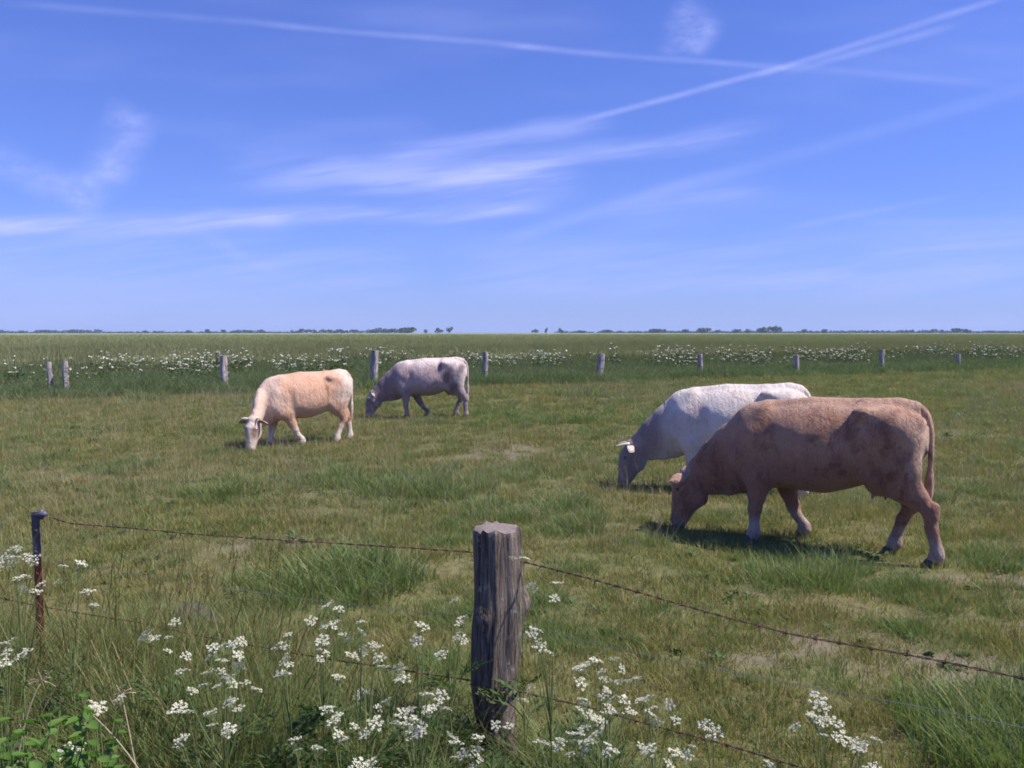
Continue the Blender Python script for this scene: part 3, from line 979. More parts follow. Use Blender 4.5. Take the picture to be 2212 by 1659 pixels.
make_cow('cow', 'tan brown cow grazing in front of the white cow, tail curving down behind', (3.11, 7.93), (-0.80, 0.60), 1.0,
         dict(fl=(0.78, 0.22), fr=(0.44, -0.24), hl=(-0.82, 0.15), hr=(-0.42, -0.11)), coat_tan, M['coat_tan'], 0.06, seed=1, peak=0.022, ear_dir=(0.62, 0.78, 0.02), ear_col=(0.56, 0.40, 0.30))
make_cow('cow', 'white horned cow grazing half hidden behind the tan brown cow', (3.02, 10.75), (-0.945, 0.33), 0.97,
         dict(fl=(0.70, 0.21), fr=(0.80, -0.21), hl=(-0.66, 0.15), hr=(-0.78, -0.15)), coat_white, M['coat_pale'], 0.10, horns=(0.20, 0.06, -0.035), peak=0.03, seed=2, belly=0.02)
make_cow('cow', 'peach coloured cow with pale rump and horns, face turned to the viewer', (-3.60, 15.60), (-0.85, -0.53), 0.93,
         dict(fl=(0.36, 0.20), fr=(0.86, -0.18), hl=(-0.36, 0.14), hr=(-0.74, -0.15)), coat_peach, M['coat_peach'], math.radians(46), horns=(0.07, 0.125, 0.012), seed=3, udder=False, hook=0.022, peak=0.045, ear_col=(0.28, 0.17, 0.12))
make_cow('cow', 'pinkish grey cow with dark flank blotches grazing near the far fence', (-1.80, 20.40), (-0.995, 0.08), 1.0,
         dict(fl=(0.70, 0.20), fr=(0.28, -0.20), hl=(-0.70, 0.15), hr=(-0.42, -0.13)), coat_grey, M['coat_grey'], 0.05, horns=False, seed=4, hook=0.010, peak=0.03, ear_dir=(-0.2, 1.0, 0.2), ear_col=(0.7, 0.64, 0.56))

# ------------------------------------------------------------------ scattered vegetation (stuff)
def blades(seed, n, h0, h1, rad, width, lean=0.35, seg=3, dry_frac=0.15, seedhead=0.0):
    """a tuft: n curved tapering blades; t runs up the blade, dry marks straw-coloured ones"""
    g = np.random.default_rng(seed)
    V, Q, T, ta, da = [], [], [], [], []
    base = 0
    for _ in range(n):
        a = g.uniform(0, 2 * np.pi)
        r = rad * np.sqrt(g.uniform())
        p = np.array([r * np.cos(a), r * np.sin(a), -0.01])
        hgt = g.uniform(h0, h1)
        b = a + g.normal(0, 0.9)
        ln = lean * g.uniform(0.3, 1.4) * hgt
        yaw = g.uniform(0, np.pi)
        w = width * g.uniform(0.6, 1.3)
        side = np.array([np.cos(yaw), np.sin(yaw), 0])
        dr = g.uniform() < dry_frac
        head = g.uniform() < seedhead
        if head:
            w *= 0.35
            hgt *= 1.35
        for s in range(seg + 1):
            t = s / seg
            c = p + np.array([np.cos(b) * ln * t ** 2, np.sin(b) * ln * t ** 2, hgt * (t - 0.12 * lean * t ** 3)])
            ww = w * (1 - t) ** 0.7 if not head else w
            if s < seg or head:
                V += [c - side * ww / 2, c + side * ww / 2]
                ta += [t, t]
                da += [dr or head] * 2
            else:
                V.append(c)
                ta.append(t)
                da.append(dr)
        m = seg if head else seg - 1
        for s in range(m):
            i = base + 2 * s
            Q.append((i, i + 1, i + 3, i + 2))
        if not head:
            i = base + 2 * (seg - 1)
            T.append((i, i + 1, i + 2))
            base += 2 * seg + 1
        else:
            base += 2 * seg + 2
            tip = np.array(c)
            for q in range(3):
                yy = yaw + q * 1.05
                sd = np.array([np.cos(yy), np.sin(yy), 0]) * width * 0.45
                up = np.array([np.cos(b) * 0.3, np.sin(b) * 0.3, 1]) * hgt * 0.16
                V += [tip - up * 0.2, tip + up * 0.4 - sd, tip + up, tip + up * 0.4 + sd]
                ta += [1, 1, 1, 1]
                da += [True] * 4
                Q.append((base, base + 1, base + 2, base + 3))
                base += 4
    me = mesh_np('tuft', np.array(V), [np.array(Q)] + ([np.array(T)] if T else []), smooth=True)
    fattr(me, 't', ta)
    fattr(me, 'dry', np.array(da, float))
    return me

SRC = {}
def source(me, mats):
    o = bpy.data.objects.new('tuft_source', me)     # never linked: only its mesh is read by the scatter
    for m_ in mats if isinstance(mats, (list, tuple)) else [mats]:
        me.materials.append(m_)
    return o

def scatter(name, pts, scl, variants, tilt=0.12, var=None):
    n = len(pts)
    me = mesh_np(name, pts)
    rot = np.column_stack([rng.normal(0, tilt, n), rng.normal(0, tilt, n), rng.uniform(0, 2 * np.pi, n)])
    fattr(me, 'rot', rot, 'FLOAT_VECTOR')
    s = np.asarray(scl, float)
    if s.ndim == 1:
        s = np.column_stack([s, s, s * rng.uniform(0.8, 1.2, n)])
    fattr(me, 'scl', s, 'FLOAT_VECTOR')
    fattr(me, 'var', rng.integers(0, len(variants), n) if var is None else var, 'INT')
    fattr(me, 'tint', rng.uniform(0, 1, n))
    o = link(name, me)
    tree = bpy.data.node_groups.new(name, 'GeometryNodeTree')
    tree.interface.new_socket('Geometry', in_out='INPUT', socket_type='NodeSocketGeometry')
    tree.interface.new_socket('Geometry', in_out='OUTPUT', socket_type='NodeSocketGeometry')
    nd = tree.nodes
    gi, go = nd.new('NodeGroupInput'), nd.new('NodeGroupOutput')
    iop = nd.new('GeometryNodeInstanceOnPoints')
    tree.links.new(gi.outputs[0], iop.inputs['Points'])
    jn = nd.new('GeometryNodeJoinGeometry')
    for src in variants:
        oi = nd.new('GeometryNodeObjectInfo')
        oi.inputs['Object'].default_value = src
        gti = nd.new('GeometryNodeGeometryToInstance')
        tree.links.new(oi.outputs['Geometry'], gti.inputs[0])
        tree.links.new(gti.outputs[0], jn.inputs[0])
    tree.links.new(jn.outputs[0], iop.inputs['Instance'])
    iop.inputs['Pick Instance'].default_value = True
    def named(nm, kind):
        a = nd.new('GeometryNodeInputNamedAttribute')
        a.data_type = kind
        a.inputs['Name'].default_value = nm
        return a.outputs['Attribute']
    tree.links.new(named('var', 'INT'), iop.inputs['Instance Index'])
    e2r = nd.new('FunctionNodeEulerToRotation')
    tree.links.new(named('rot', 'FLOAT_VECTOR'), e2r.inputs[0])
    tree.links.new(e2r.outputs[0], iop.inputs['Rotation'])
    tree.links.new(named('scl', 'FLOAT_VECTOR'), iop.inputs['Scale'])
    tree.links.new(iop.outputs[0], go.inputs[0])
    md = o.modifiers.new('scatter', 'NODES')
    md.node_group = tree
    return o

def gpt(px, py):
    d = ray(px, py)
    g = np.array([0, 0, EYE]) + d * (-EYE / d[2])
    return g[:2]

def in_view(P, m=2.5):
    return (np.abs(P[:, 0]) < 0.615 * P[:, 1] + m)

# -- grazed pasture
cand, sc_ = [], []
def band(y0, y1, dens, s):
    xm = 0.615 * y1 + 2.5
    n = int(2 * xm * (y1 - y0) * dens)
    P = np.column_stack([rng.uniform(-xm, xm, n), rng.uniform(y0, y1, n)])
    P = P[in_view(P)]
    cand.append(P)
    sc_.append(np.full(len(P), s))
band(2.2, 6, 78, 0.8)
band(6, 10, 48, 0.9)
band(10, 16, 28, 1.05)
band(16, 24, 17, 1.25)
band(24, 34, 10, 1.5)
band(34, 52, 7, 1.8)
P = np.concatenate(cand)
S = np.concatenate(sc_)
no, fo = near_off(P), far_off(P)
keep = (no > -0.15) & (fo < 0.3)
bm = bare_mask(P)
keep &= rng.uniform(0, 1, len(P)) > bm * 0.55
P, S, no = P[keep], S[keep], no[keep]
# tussocks: taller greener patches, by noise and where the photograph shows them
tus = 0.30 * vnoise(P, 0.55, 21) + 0.36 * vnoise(P, 1.6, 22) + 0.34 * vnoise(P, 3.6, 23)
for (px, py, r, a) in ((1150, 1100, 0.9, 0.28), (800, 1245, 0.7, 0.40), (700, 1270, 0.5, 0.3), (1000, 1290, 0.5, 0.25), (1640, 1265, 0.35, 0.28), (2120, 1530, 0.45, 0.7), (2180, 1640, 0.4, 0.8), (1640, 1262, 0.2, 0.5), (800, 1250, 0.3, 0.4), (2000, 1330, 0.3, 0.30), (1890, 1340, 0.3, 0.25),
                       (1810, 1085, 0.5, 0.2), (2130, 1180, 0.8, 0.2), (1230, 1130, 0.5, 0.25), (720, 1040, 1.0, 0.2), (1400, 1240, 0.3, 0.25), (930, 1050, 0.9, 0.25), (2050, 1400, 0.35, 0.2), (1700, 1390, 0.2, 0.25),
                       (450, 1230, 0.6, 0.15), (300, 1100, 0.8, 0.15)):
    g = gpt(px, py)
    d2 = ((P - g) ** 2).sum(1)
    tus = tus + 0.6 * a * np.exp(-d2 / (r * r))
tus = tus - 0.25 * bare_mask(P)
is_t = tus + rng.normal(0, 0.05, len(P)) > 0.60
z = bumps(P)
short = [source(blades(100 + k, 105, 0.030, 0.10, 0.22, 0.0075, 0.75, 2, 0.30), M['pasture']) for k in range(5)]
short += [source(blades(110 + k, 85, 0.04, 0.13, 0.21, 0.006, 0.6, 2, 0.45, 0.06), M['pasture']) for k in range(3)]
lush = [source(blades(120 + k, 150, 0.07, 0.20, 0.23, 0.0075, 0.8, 3, 0.12, 0.015), M['lush']) for k in range(5)]
a = ~is_t
tag(scatter('pasture_grass', np.column_stack([P[a], z[a]]), S[a] * rng.uniform(0.7, 1.25, a.sum()), short), 'short grazed pasture grass with dry patches under the cows', 'grass', kind='stuff')
a = is_t & (rng.uniform(0, 1, len(P)) < 0.75)
hs = 0.5 + 0.85 * np.clip(tus[a] - 0.60, 0, 0.5) / 0.3
tag(scatter('tussock_grass', np.column_stack([P[a], z[a]]), S[a] * np.clip(hs, 0.5, 1.5) * rng.uniform(0.75, 1.2, a.sum()), lush), 'taller green grass tussocks scattered over the pasture', 'grass', kind='stuff')

# -- dock, plantain and clover rosettes
def rosette(seed):
    g = np.random.default_rng(seed)
    mb = MB()
    for k in range(16):
        a = g.uniform(0, 6.28)
        L = g.uniform(0.06, 0.14)
        w = L * g.uniform(0.16, 0.30)
        d = np.array([np.cos(a), np.sin(a), 0])
        s_ = np.array([-np.sin(a), np.cos(a), 0])
        up = g.uniform(0.25, 0.9)
        p = np.array([g.normal(0, 0.05), g.normal(0, 0.05), 0.0])
        c = [p + d * L * t + np.array([0, 0, L * up * (1.6 * t - 1.1 * t * t)]) for t in (0, 0.3, 0.65, 1.0)]
        ww = [w * 0.3, w, w * 0.85, w * 0.1]
        V = []
        for ci, wi in zip(c, ww):
            V += [ci - s_ * wi + (0, 0, wi * 0.3), ci, ci + s_ * wi + (0, 0, wi * 0.3)]
        Qr = []
        for i_ in range(3):
            q = i_ * 3
            Qr += [(q, q + 1, q + 4, q + 3), (q + 1, q + 2, q + 5, q + 4)]
        mb.add(V, Qr, None, np.repeat([0, 0.2, 0.4, 0.8], 3))
    return mb.mesh('tuft', True, 't')
n = 2600
Yq = 4.3 + 26 * rng.uniform(0, 1, n) ** 1.2
P = np.column_stack([rng.uniform(-1, 1, n) * (0.615 * Yq + 2.0), Yq])
dn = 0.5 * vnoise(P, 0.4, 81) + 0.5 * vnoise(P, 1.5, 82)
keep = (near_off(P) > 0.1) & (far_off(P) < -0.5) & (dn > 0.55)
P = P[keep]
tag(scatter('pasture_weeds', np.column_stack([P, bumps(P) + 0.01]), np.clip(rng.lognormal(-0.85, 0.35, len(P)), 0.25, 0.8) * np.clip(0.7 + 0.03 * P[:, 1], 0.8, 1.4), [source(rosette(210 + k), M['weed']) for k in range(5)], 0.12),
    'dark broad leaved weeds dotted through the pasture', 'weeds', kind='stuff')

# -- thin pale seed stalks standing above the grazed sward
n = 5200
Yq = 4.5 + 28 * rng.uniform(0, 1, n) ** 1.15
P = np.column_stack([rng.uniform(-1, 1, n) * (0.615 * Yq + 2.0), Yq])
dn = 0.6 * vnoise(P, 0.28, 71) + 0.4 * vnoise(P, 1.1, 72) + 0.12 * np.exp(-(((P[:, 0] - 6.5) / 3) ** 2 + ((P[:, 1] - 13) / 4) ** 2))
keep = (near_off(P) > 0.3) & (far_off(P) < -1) & (dn > 0.50)
P = P[keep]
stalks = [source(blades(190 + k, 9, 0.14, 0.30, 0.22, 0.0045, 0.45, 3, 0.6, 0.75), M['stalk']) for k in range(5)]
tag(scatter('seed_stalks', np.column_stack([P, bumps(P)]), np.clip(0.75 + 0.018 * P[:, 1], 0.8, 1.3), stalks, 0.15), 'thin pale grass seed stalks standing above the pasture', 'grass', kind='stuff')

# -- verge on the near side of the fence
n = 9500
P = np.column_stack([rng.uniform(-4.6, 3.4, n), rng.uniform(1.5, 5.0, n)])
no = near_off(P)
# thick on the left and in the middle, thin to the right
want = np.where(P[:, 0] < -0.9, 1.0, np.where(P[:, 0] < 0.4, 0.75, 0.45))
keep = (no < 0.12 + 0.3 * (P[:, 0] < -1.2)) & (P[:, 1] > 2.0) & in_view(P, 1.6) & (rng.uniform(0, 1, n) < want)
keep &= ~((np.abs(P[:, 0] - POST[0] * P[:, 1] / 4.05) < 0.21) & (P[:, 1] > 2.4) & (P[:, 1] < 4.05) & (rng.uniform(0, 1, n) < 0.96))
keep &= ~((np.abs(P[:, 0] - STEEL[0] * P[:, 1] / 4.62) < 0.14) & (P[:, 1] > 2.8) & (rng.uniform(0, 1, n) < 0.75))
P, no = P[keep], no[keep]
hscale = np.where(P[:, 0] < -1.0, 1.2, np.where(P[:, 0] < 0.4, 0.85, 0.65)) * np.clip(0.7 + 0.35 * vnoise(P, 1.2, 31), 0.5, 1.2)
hscale = hscale * np.clip((P[:, 1] - 1.4) / 1.8, 0.45, 1.0)
vg = [source(blades(140 + k, 30, 0.20, 0.58, 0.10, 0.0068, 0.6, 4, 0.14, 0.03), M['verge']) for k in range(6)]
tag(scatter('verge_grass', np.column_stack([P, bumps(P)]), np.column_stack([np.ones(len(P)), np.ones(len(P)), hscale * rng.uniform(0.75, 1.15, len(P))]), vg, 0.08),
    'long uncut grass along the near fence line', 'grass', kind='stuff')

# -- rough strip under and beyond the far fence
n = 34000
uu = rng.uniform(-24, 62, n)
vv = rng.uniform(-1.3, 9.0, n)
P = FP0 + uu[:, None] * FU + vv[:, None] * FV
vv = vv + 0.9 * (vnoise(P, 0.35, 41) - 0.5)
keep = in_view(P, 4) & (rng.uniform(0, 1, n) < np.clip((vv + 1.2) / 0.8, 0, 1))
P, vv = P[keep], vv[keep]
hs = np.interp(vv, [-1.2, -0.2, 1.5, 5, 9], [0.45, 0.85, 1.0, 1.15, 1.3]) * (0.8 + 0.45 * vnoise(P, 0.5, 42))
rg = [source(blades(160 + k, 34, 0.30, 0.72, 0.22, 0.016, 0.45, 3, 0.10, 0.06), M['rough']) for k in range(5)]
tag(scatter('rough_grass', np.column_stack([P, bumps(P)]), np.column_stack([np.full(len(P), 1.2), np.full(len(P), 1.2), hs]), rg, 0.08),
    'dark rough grass strip beneath the far fence', 'grass', kind='stuff')

# -- crop stalks
pts, sc = [], []
for (v0, v1, dens, s) in ((7.2, 16, 9, 1.0), (16, 30, 4.5, 1.2), (30, 60, 1.6, 1.6), (60, 120, 0.55, 2.3), (120, 260, 0.16, 3.6)):
    um = 60 + v1 * 1.0
    n = int((2 * um + 30) * (v1 - v0) * dens)
    uu = rng.uniform(-um, um + 60, n)
    v_ = rng.uniform(v0, v1, n)
    Pq = FP0 + uu[:, None] * FU + v_[:, None] * FV
    k_ = in_view(Pq, 5)
    pts.append(Pq[k_])
    sc.append(np.full(k_.sum(), s))
P = np.concatenate(pts)
S = np.concatenate(sc)
hs = 0.86 + 0.22 * vnoise(P, 0.18, 51) + 0.10 * vnoise(P, 1.1, 52)
cr = [source(blades(180 + k, 46, 0.70, 1.00, 0.36, 0.020, 0.16, 3, 0.35, 0.35), M['crop']) for k in range(5)]
tag(scatter('crop_stalks', np.column_stack([P, np.zeros(len(P))]), np.column_stack([S, S, hs]), cr, 0.04),
    'tall standing green crop filling the field to the horizon', 'crop', kind='stuff')

# -- cow parsley: umbels, leaves
def umbel_mesh(seed, R=0.032, nray=12, fl=10):
    g = np.random.default_rng(seed)
    mb, stem = MB(), MB()
    for i in range(nray):
        a = i * 2.39996 + g.normal(0, 0.2)
        r = R * np.sqrt((i + 0.5) / nray)
        c = np.array([r * np.cos(a), r * np.sin(a), 0.006 * (1 - (r / R) ** 2) + g.normal(0, 0.0025)])
        for q in range(fl):
            b = q * 2.39996 + g.uniform(0, 1)
            rr = 0.0068 * np.sqrt((q + 0.4) / fl)
            p = c + np.array([rr * np.cos(b), rr * np.sin(b), 0.002 * (1 - q / fl) + g.normal(0, 0.0012)])
            s_ = g.uniform(0.0020, 0.0033)
            nx = np.array([np.cos(b + 1), np.sin(b + 1), g.normal(0, 0.3)]) * s_
            ny_ = np.array([-np.sin(b + 1), np.cos(b + 1), g.normal(0, 0.3)]) * s_
            mb.add([p - nx, p - ny_, p + nx, p + ny_, p + (0, 0, -0.002)], [(0, 1, 2, 3)], None, float(g.uniform() < 0.12))
    return mb.mesh('umbel', False, 't')

def umbel_rays(seed, R=0.032, nray=12):
    g = np.random.default_rng(seed)
    mb = MB()
    for i in range(nray):
        a = i * 2.39996 + g.normal(0, 0.2)
        r = R * np.sqrt((i + 0.5) / nray)
        mb.tube([(0, 0, -0.03), (r * 0.6 * np.cos(a), r * 0.6 * np.sin(a), -0.010), (r * np.cos(a), r * np.sin(a), 0.002)], 0.0007, 3, False)
    return mb.mesh('flower_ray', False)

def frond_mesh(seed, L=0.22):
    """feathery, twice divided leaf lying along +x"""
    g = np.random.default_rng(seed)
    mb = MB()
    sp = lambda t: np.array([L * t, 0, 0.05 * L * math.sin(2.5 * t) - 0.25 * L * t * t])
    mb.tube([sp(t) for t in np.linspace(0, 1, 6)], np.linspace(0.0022, 0.0008, 6), 3, False)
    for i in range(8):
        t = 0.25 + 0.72 * i / 7
        for s in (-1, 1):
            l = L * 0.52 * (1.05 - t) * g.uniform(0.8, 1.2) + 0.015
            d = unit((0.65, s, g.normal(0.05, 0.2)))
            p0 = sp(t)
            for k in range(5):
                c = p0 + d * l * (k + 0.6) / 5
                w = l * 0.17 * (1.15 - k / 6)
                for ss in (-1, 1):
                    e = unit((0.8, -0.5 * s * ss if ss < 0 else 0.6 * s, g.normal(0, 0.3)))
                    nrm = unit(np.cross(e, (g.normal(0, 0.3), g.normal(0, 0.3), 1)))
                    mb.add([c, c + e * w - nrm * w * 0.38, c + e * w * 2.0, c + e * w + nrm * w * 0.38], [(0, 1, 2, 3)], None, [0, 0.3, 1, 0.3])
    return mb.mesh('leaf', False, 't')

UMB = [umbel_mesh(300 + k) for k in range(5)]
UMR = [umbel_rays(300 + k) for k in range(5)]
FRD = [frond_mesh(320 + k) for k in range(4)]
for me in UMB:
    me.materials.append(M['petal'])
for me in UMR:
    me.materials.append(M['stem'])
for me in FRD:
    me.materials.append(M['parsley_leaf'])

def parsley(label, base, heads, leaves=6, seed=0, thick=0.0042):
    """heads: list of world points of the flower umbels"""
    g = np.random.default_rng(1000 + seed)
    root = empty('cow_parsley', (base[0], base[1], 0))
    b0 = np.array([base[0], base[1], 0.0])
    tag(root, label, 'wildflower', 'cow parsley along the near fence')
    heads = list(heads)
    for h in list(heads):                           # younger side umbels
        if g.uniform() < 0.75:
            heads.append(np.array(h) + (g.normal(0, 0.035), g.normal(0, 0.04), -g.uniform(0.01, 0.06)))
    H = np.array(heads) - b0
    top = H[:, 2].max()
    main = H[H[:, 2].argmax()]
    mb = MB()
    t = np.linspace(0, 1, 9)
    bow = g.normal(0, 0.02, 2)
    def trunk(tt):
        return np.array([main[0] * tt ** 1.3 + bow[0] * math.sin(math.pi * tt), main[1] * tt ** 1.3 + bow[1] * math.sin(math.pi * tt), main[2] * tt])
    Pm = np.array([trunk(x) for x in t])
    Pm[-1, 2] -= 0.03
    mb.tube(Pm, np.linspace(thick, thick * 0.45, 9), 5, False)
    for h in H:
        if h is main or np.allclose(h, main):
            continue
        start = trunk(float(np.clip((h[2] / top) * 0.62 - 0.08 + g.normal(0, 0.04), 0.12, 0.85)))
        e = h - (0, 0, 0.03)
        c1 = start + (e - start) * 0.5 + np.array([(e - start)[0] * 0.18, (e - start)[1] * 0.18, -0.04 * np.linalg.norm(e - start)])
        q = np.linspace(0, 1, 7)[:, None]
        B = (1 - q) ** 2 * start + 2 * q * (1 - q) * c1 + q * q * e
        mb.tube(B, np.linspace(thick * 0.6, thick * 0.3, 7), 4, False)
    mb.build('stem', M['stem'], root, True)
    for h in H:
        k = int(g.integers(0, 5))
        o = link('umbel', UMB[k], None, root)
        o.location = h
        s = g.uniform(0.55, 1.0)
        o.scale = (s, s, s * 1.3)
        o.rotation_euler = (g.normal(0.1, 0.42), g.normal(0, 0.42), g.uniform(0, 6.28))
        r = link('flower_ray', UMR[k], None, o)
    for k in range(leaves):
        o = link('leaf', FRD[int(g.integers(0, 4))], None, root)
        tt = g.uniform(0.02, 0.55)
        o.location = trunk(tt)
        a = g.uniform(0, 6.28)
        o.rotation_euler = (g.normal(0, 0.2), -g.uniform(0.1, 0.8), a)
        s = g.uniform(0.9, 1.7) * (1.2 - tt)
        o.scale = (s, s, s)
    return root

PL = [
 ('tall cow parsley with flat flower heads behind the rusty steel post', 3.55, 40, [(27, 1186), (12, 1206), (34, 1204), (59, 1202), (55, 1245), (37, 1250), (89, 1263)], 3),
 ('small sparse cow parsley to the right of the steel post', 3.65, 160, [(137, 1224), (174, 1218), (190, 1279)], 2),
 ('cow parsley cut by the left edge of the picture', 2.95, 5, [(25, 1384), (14, 1410), (28, 1430), (4, 1432), (-30, 1400)], 5),
 ('cow parsley with two heads beside the dark dung heap', 3.5, 350, [(377, 1345), (313, 1375), (330, 1380)], 3),
 ('dense cow parsley, upper part of the big flowering clump left of the wooden post', 3.30, 480, [(459, 1400), (485, 1396), (521, 1385), (480, 1428), (516, 1416), (514, 1442), (402, 1418)], 5),
 ('dense cow parsley, middle of the big flowering clump left of the wooden post', 3.15, 470, [(450, 1453), (494, 1464), (530, 1476), (469, 1483), (555, 1490), (414, 1492), (393, 1451), (500, 1478)], 6),
 ('low cow parsley with four heads under the big flowering clump', 2.95, 440, [(409, 1537), (455, 1540), (517, 1531), (459, 1567), (396, 1593)], 6),
 ('lone low cow parsley among the long grass in the bottom left', 2.75, 180, [(171, 1613)], 5),
 ('withered pale cow parsley leaning in the long grass at bottom left', 2.85, 230, [(199, 1522), (256, 1510), (215, 1530)], 4),
 ('cow parsley with spread heads midway between the clump and the wooden post', 3.40, 690, [(707, 1309), (672, 1341), (704, 1354), (720, 1352), (697, 1384), (693, 1407)], 4),
 ('cow parsley just right of the big flowering clump', 3.25, 615, [(608, 1391), (622, 1371), (598, 1402), (625, 1437), (606, 1455)], 4),
 ('cow parsley with a lone round head on a thin dark stem', 3.30, 775, [(780, 1345), (752, 1382), (732, 1464)], 3),
 ('cow parsley with paired heads level with the lower wire', 3.25, 800, [(784, 1402), (814, 1400), (805, 1392), (828, 1441), (862, 1444)], 4),
 ('cow parsley close against the left side of the wooden post', 3.75, 985, [(981, 1298), (999, 1336), (992, 1368), (985, 1378)], 4),
 ('cow parsley with a single faded head left of the post', 3.45, 900, [(912, 1355), (789, 1494), (835, 1514)], 3),
 ('cow parsley with bright heads low and left of the post', 3.10, 890, [(885, 1535), (881, 1560), (910, 1570), (928, 1535), (860, 1565), (895, 1552), (922, 1501), (953, 1505)], 7),
 ('low cow parsley with scattered heads below the lower wire', 2.95, 740, [(707, 1533), (764, 1569), (810, 1563), (720, 1560)], 6),
 ('low cow parsley with drooping heads near the bottom edge', 2.80, 660, [(636, 1599), (686, 1617), (642, 1622)], 6),
 ('cow parsley cut by the bottom edge left of the post', 2.62, 790, [(778, 1652), (800, 1648), (760, 1665)], 6),
 ('cow parsley in front of the foot of the wooden post', 3.05, 1010, [(976, 1594), (999, 1629), (1033, 1594), (1070, 1567), (1031, 1635), (985, 1605)], 8),
 ('tall single stemmed cow parsley standing right of the wooden post', 3.40, 1195, [(1202, 1261), (1145, 1268), (1159, 1361), (1150, 1366)], 2),
 ('cow parsley peeping out at the right edge of the wooden post', 3.80, 1140, [(1132, 1206), (1145, 1489)], 2),
 ('cow parsley, airy top of the flower patch right of the post', 3.35, 1310, [(1286, 1428), (1327, 1425), (1253, 1444), (1304, 1467), (1300, 1450), (1350, 1473), (1375, 1467)], 4),
 ('cow parsley, crowded centre of the flower patch right of the post', 3.10, 1310, [(1265, 1522), (1304, 1503), (1349, 1514), (1361, 1540), (1290, 1553), (1258, 1512), (1320, 1512)], 7),
 ('cow parsley, right flank of the flower patch right of the post', 3.15, 1410, [(1397, 1508), (1409, 1531), (1445, 1524), (1405, 1545)], 5),
 ('cow parsley, lowest and leftmost of the flower patch right of the post', 2.85, 1260, [(1261, 1574), (1244, 1588), (1276, 1602), (1311, 1626), (1205, 1613), (1285, 1590), (1320, 1618), (1212, 1600)], 8),
 ('low cow parsley with separate heads at the bottom right of the flower patch', 2.80, 1440, [(1393, 1624), (1459, 1626), (1496, 1613), (1385, 1612)], 6),
 ('cow parsley with a narrow upright bud above the lower right wire', 2.95, 1520, [(1521, 1565), (1660, 1651)], 3),
 ('small bright cow parsley with five heads on the open grass to the right', 2.90, 1765, [(1764, 1512), (1778, 1528), (1752, 1544), (1771, 1562), (1783, 1552)], 5),
 ('low bright cow parsley below and right of the other right-hand flowers', 2.75, 1850, [(1818, 1595), (1853, 1610), (1845, 1616), (1892, 1599), (1862, 1618)], 6),
]
for i, (lab, Y0, bx, heads, nl) in enumerate(PL):
    g = np.random.default_rng(500 + i)
    pts = [at(x, y, Y0 + g.normal(0, 0.07)) for x, y in heads]
    c = np.mean(pts, 0)
    bxy = at(bx, 1600, Y0)[:2]
    parsley(lab, (bxy[0] * 0.7 + c[0] * 0.3, Y0 + 0.02), pts, nl + 4, i)

# -- far belt of cow parsley along the crop, too many to count: one mass
def far_parsley(seed):
    g = np.random.default_rng(seed)
    mb = MB()
    V = []
    for _ in range(6):
        a = g.uniform(0, 6.28)
        r = 0.34 * np.sqrt(g.uniform())
        z = g.uniform(0.35, 1.08)
        c = np.array([r * np.cos(a), r * np.sin(a), z])
        mb.tube([(c[0] * 0.2, c[1] * 0.2, 0.0), (c[0] * 0.7, c[1] * 0.7, z * 0.6), c], 0.006, 3, False)
        for q in range(6):
            rr = 0.055 * np.sqrt(q / 6)
            p = c + (rr * np.cos(q * 2.4), rr * np.sin(q * 2.4), 0.01 + g.normal(0, 0.006))
            e = g.normal(0, 0.5, 2)
            w = 0.022
            V.append(([p + (-w, 0, e[0] * w), p + (0, -w, e[1] * w), p + (w, 0, -e[0] * w), p + (0, w, -e[1] * w)]))
    for _ in range(26):
        a = g.uniform(0, 6.28)
        p = np.array([0.22 * np.cos(a), 0.22 * np.sin(a), 0]) * g.uniform(0.2, 1.3) + (0, 0, g.uniform(0.15, 0.7))
        d = np.array([np.cos(a), np.sin(a), g.normal(0, 0.5)]) * 0.09
        s_ = np.cross(d, (g.normal(), g.normal(), 1.0))
        s_ = s_ / np.linalg.norm(s_) * 0.035
        mb.add([p, p + d * 0.5 + s_, p + d, p + d * 0.5 - s_], [(0, 1, 2, 3)])
    ng = len(mb.q)
    nq = sum(len(q) for q in mb.q)
    for v in V:
        mb.add(v, [(0, 1, 2, 3)])
    me = mb.mesh('tuft', False, 't')
    me.materials.append(M['parsley_leaf'])
    me.materials.append(M['far_petal'])
    idx = np.zeros(len(me.polygons), np.int32)
    idx[nq:] = 1
    me.polygons.foreach_set('material_index', idx)
    return bpy.data.objects.new('tuft_source', me)
n = 2000
uu = rng.uniform(-22, 60, n)
vv = rng.uniform(1.2, 8.8, n)
P = FP0 + uu[:, None] * FU + vv[:, None] * FV
dn = vnoise(P, 0.22, 61) * 0.6 + vnoise(P, 0.7, 62) * 0.4
keep = in_view(P, 4) & (dn > 0.37 + 0.24 * rng.uniform(0, 1, n))
P = P[keep]
hs = 0.70 + 0.80 * vnoise(P, 0.6, 63)
tag(scatter('flower_belt', np.column_stack([P, np.zeros(len(P))]), np.column_stack([np.full(len(P), 1.1), np.full(len(P), 1.1), hs]), [far_parsley(340 + k) for k in range(5)], 0.06),
    'white flowering cow parsley belt along the edge of the crop', 'wildflowers', kind='stuff')

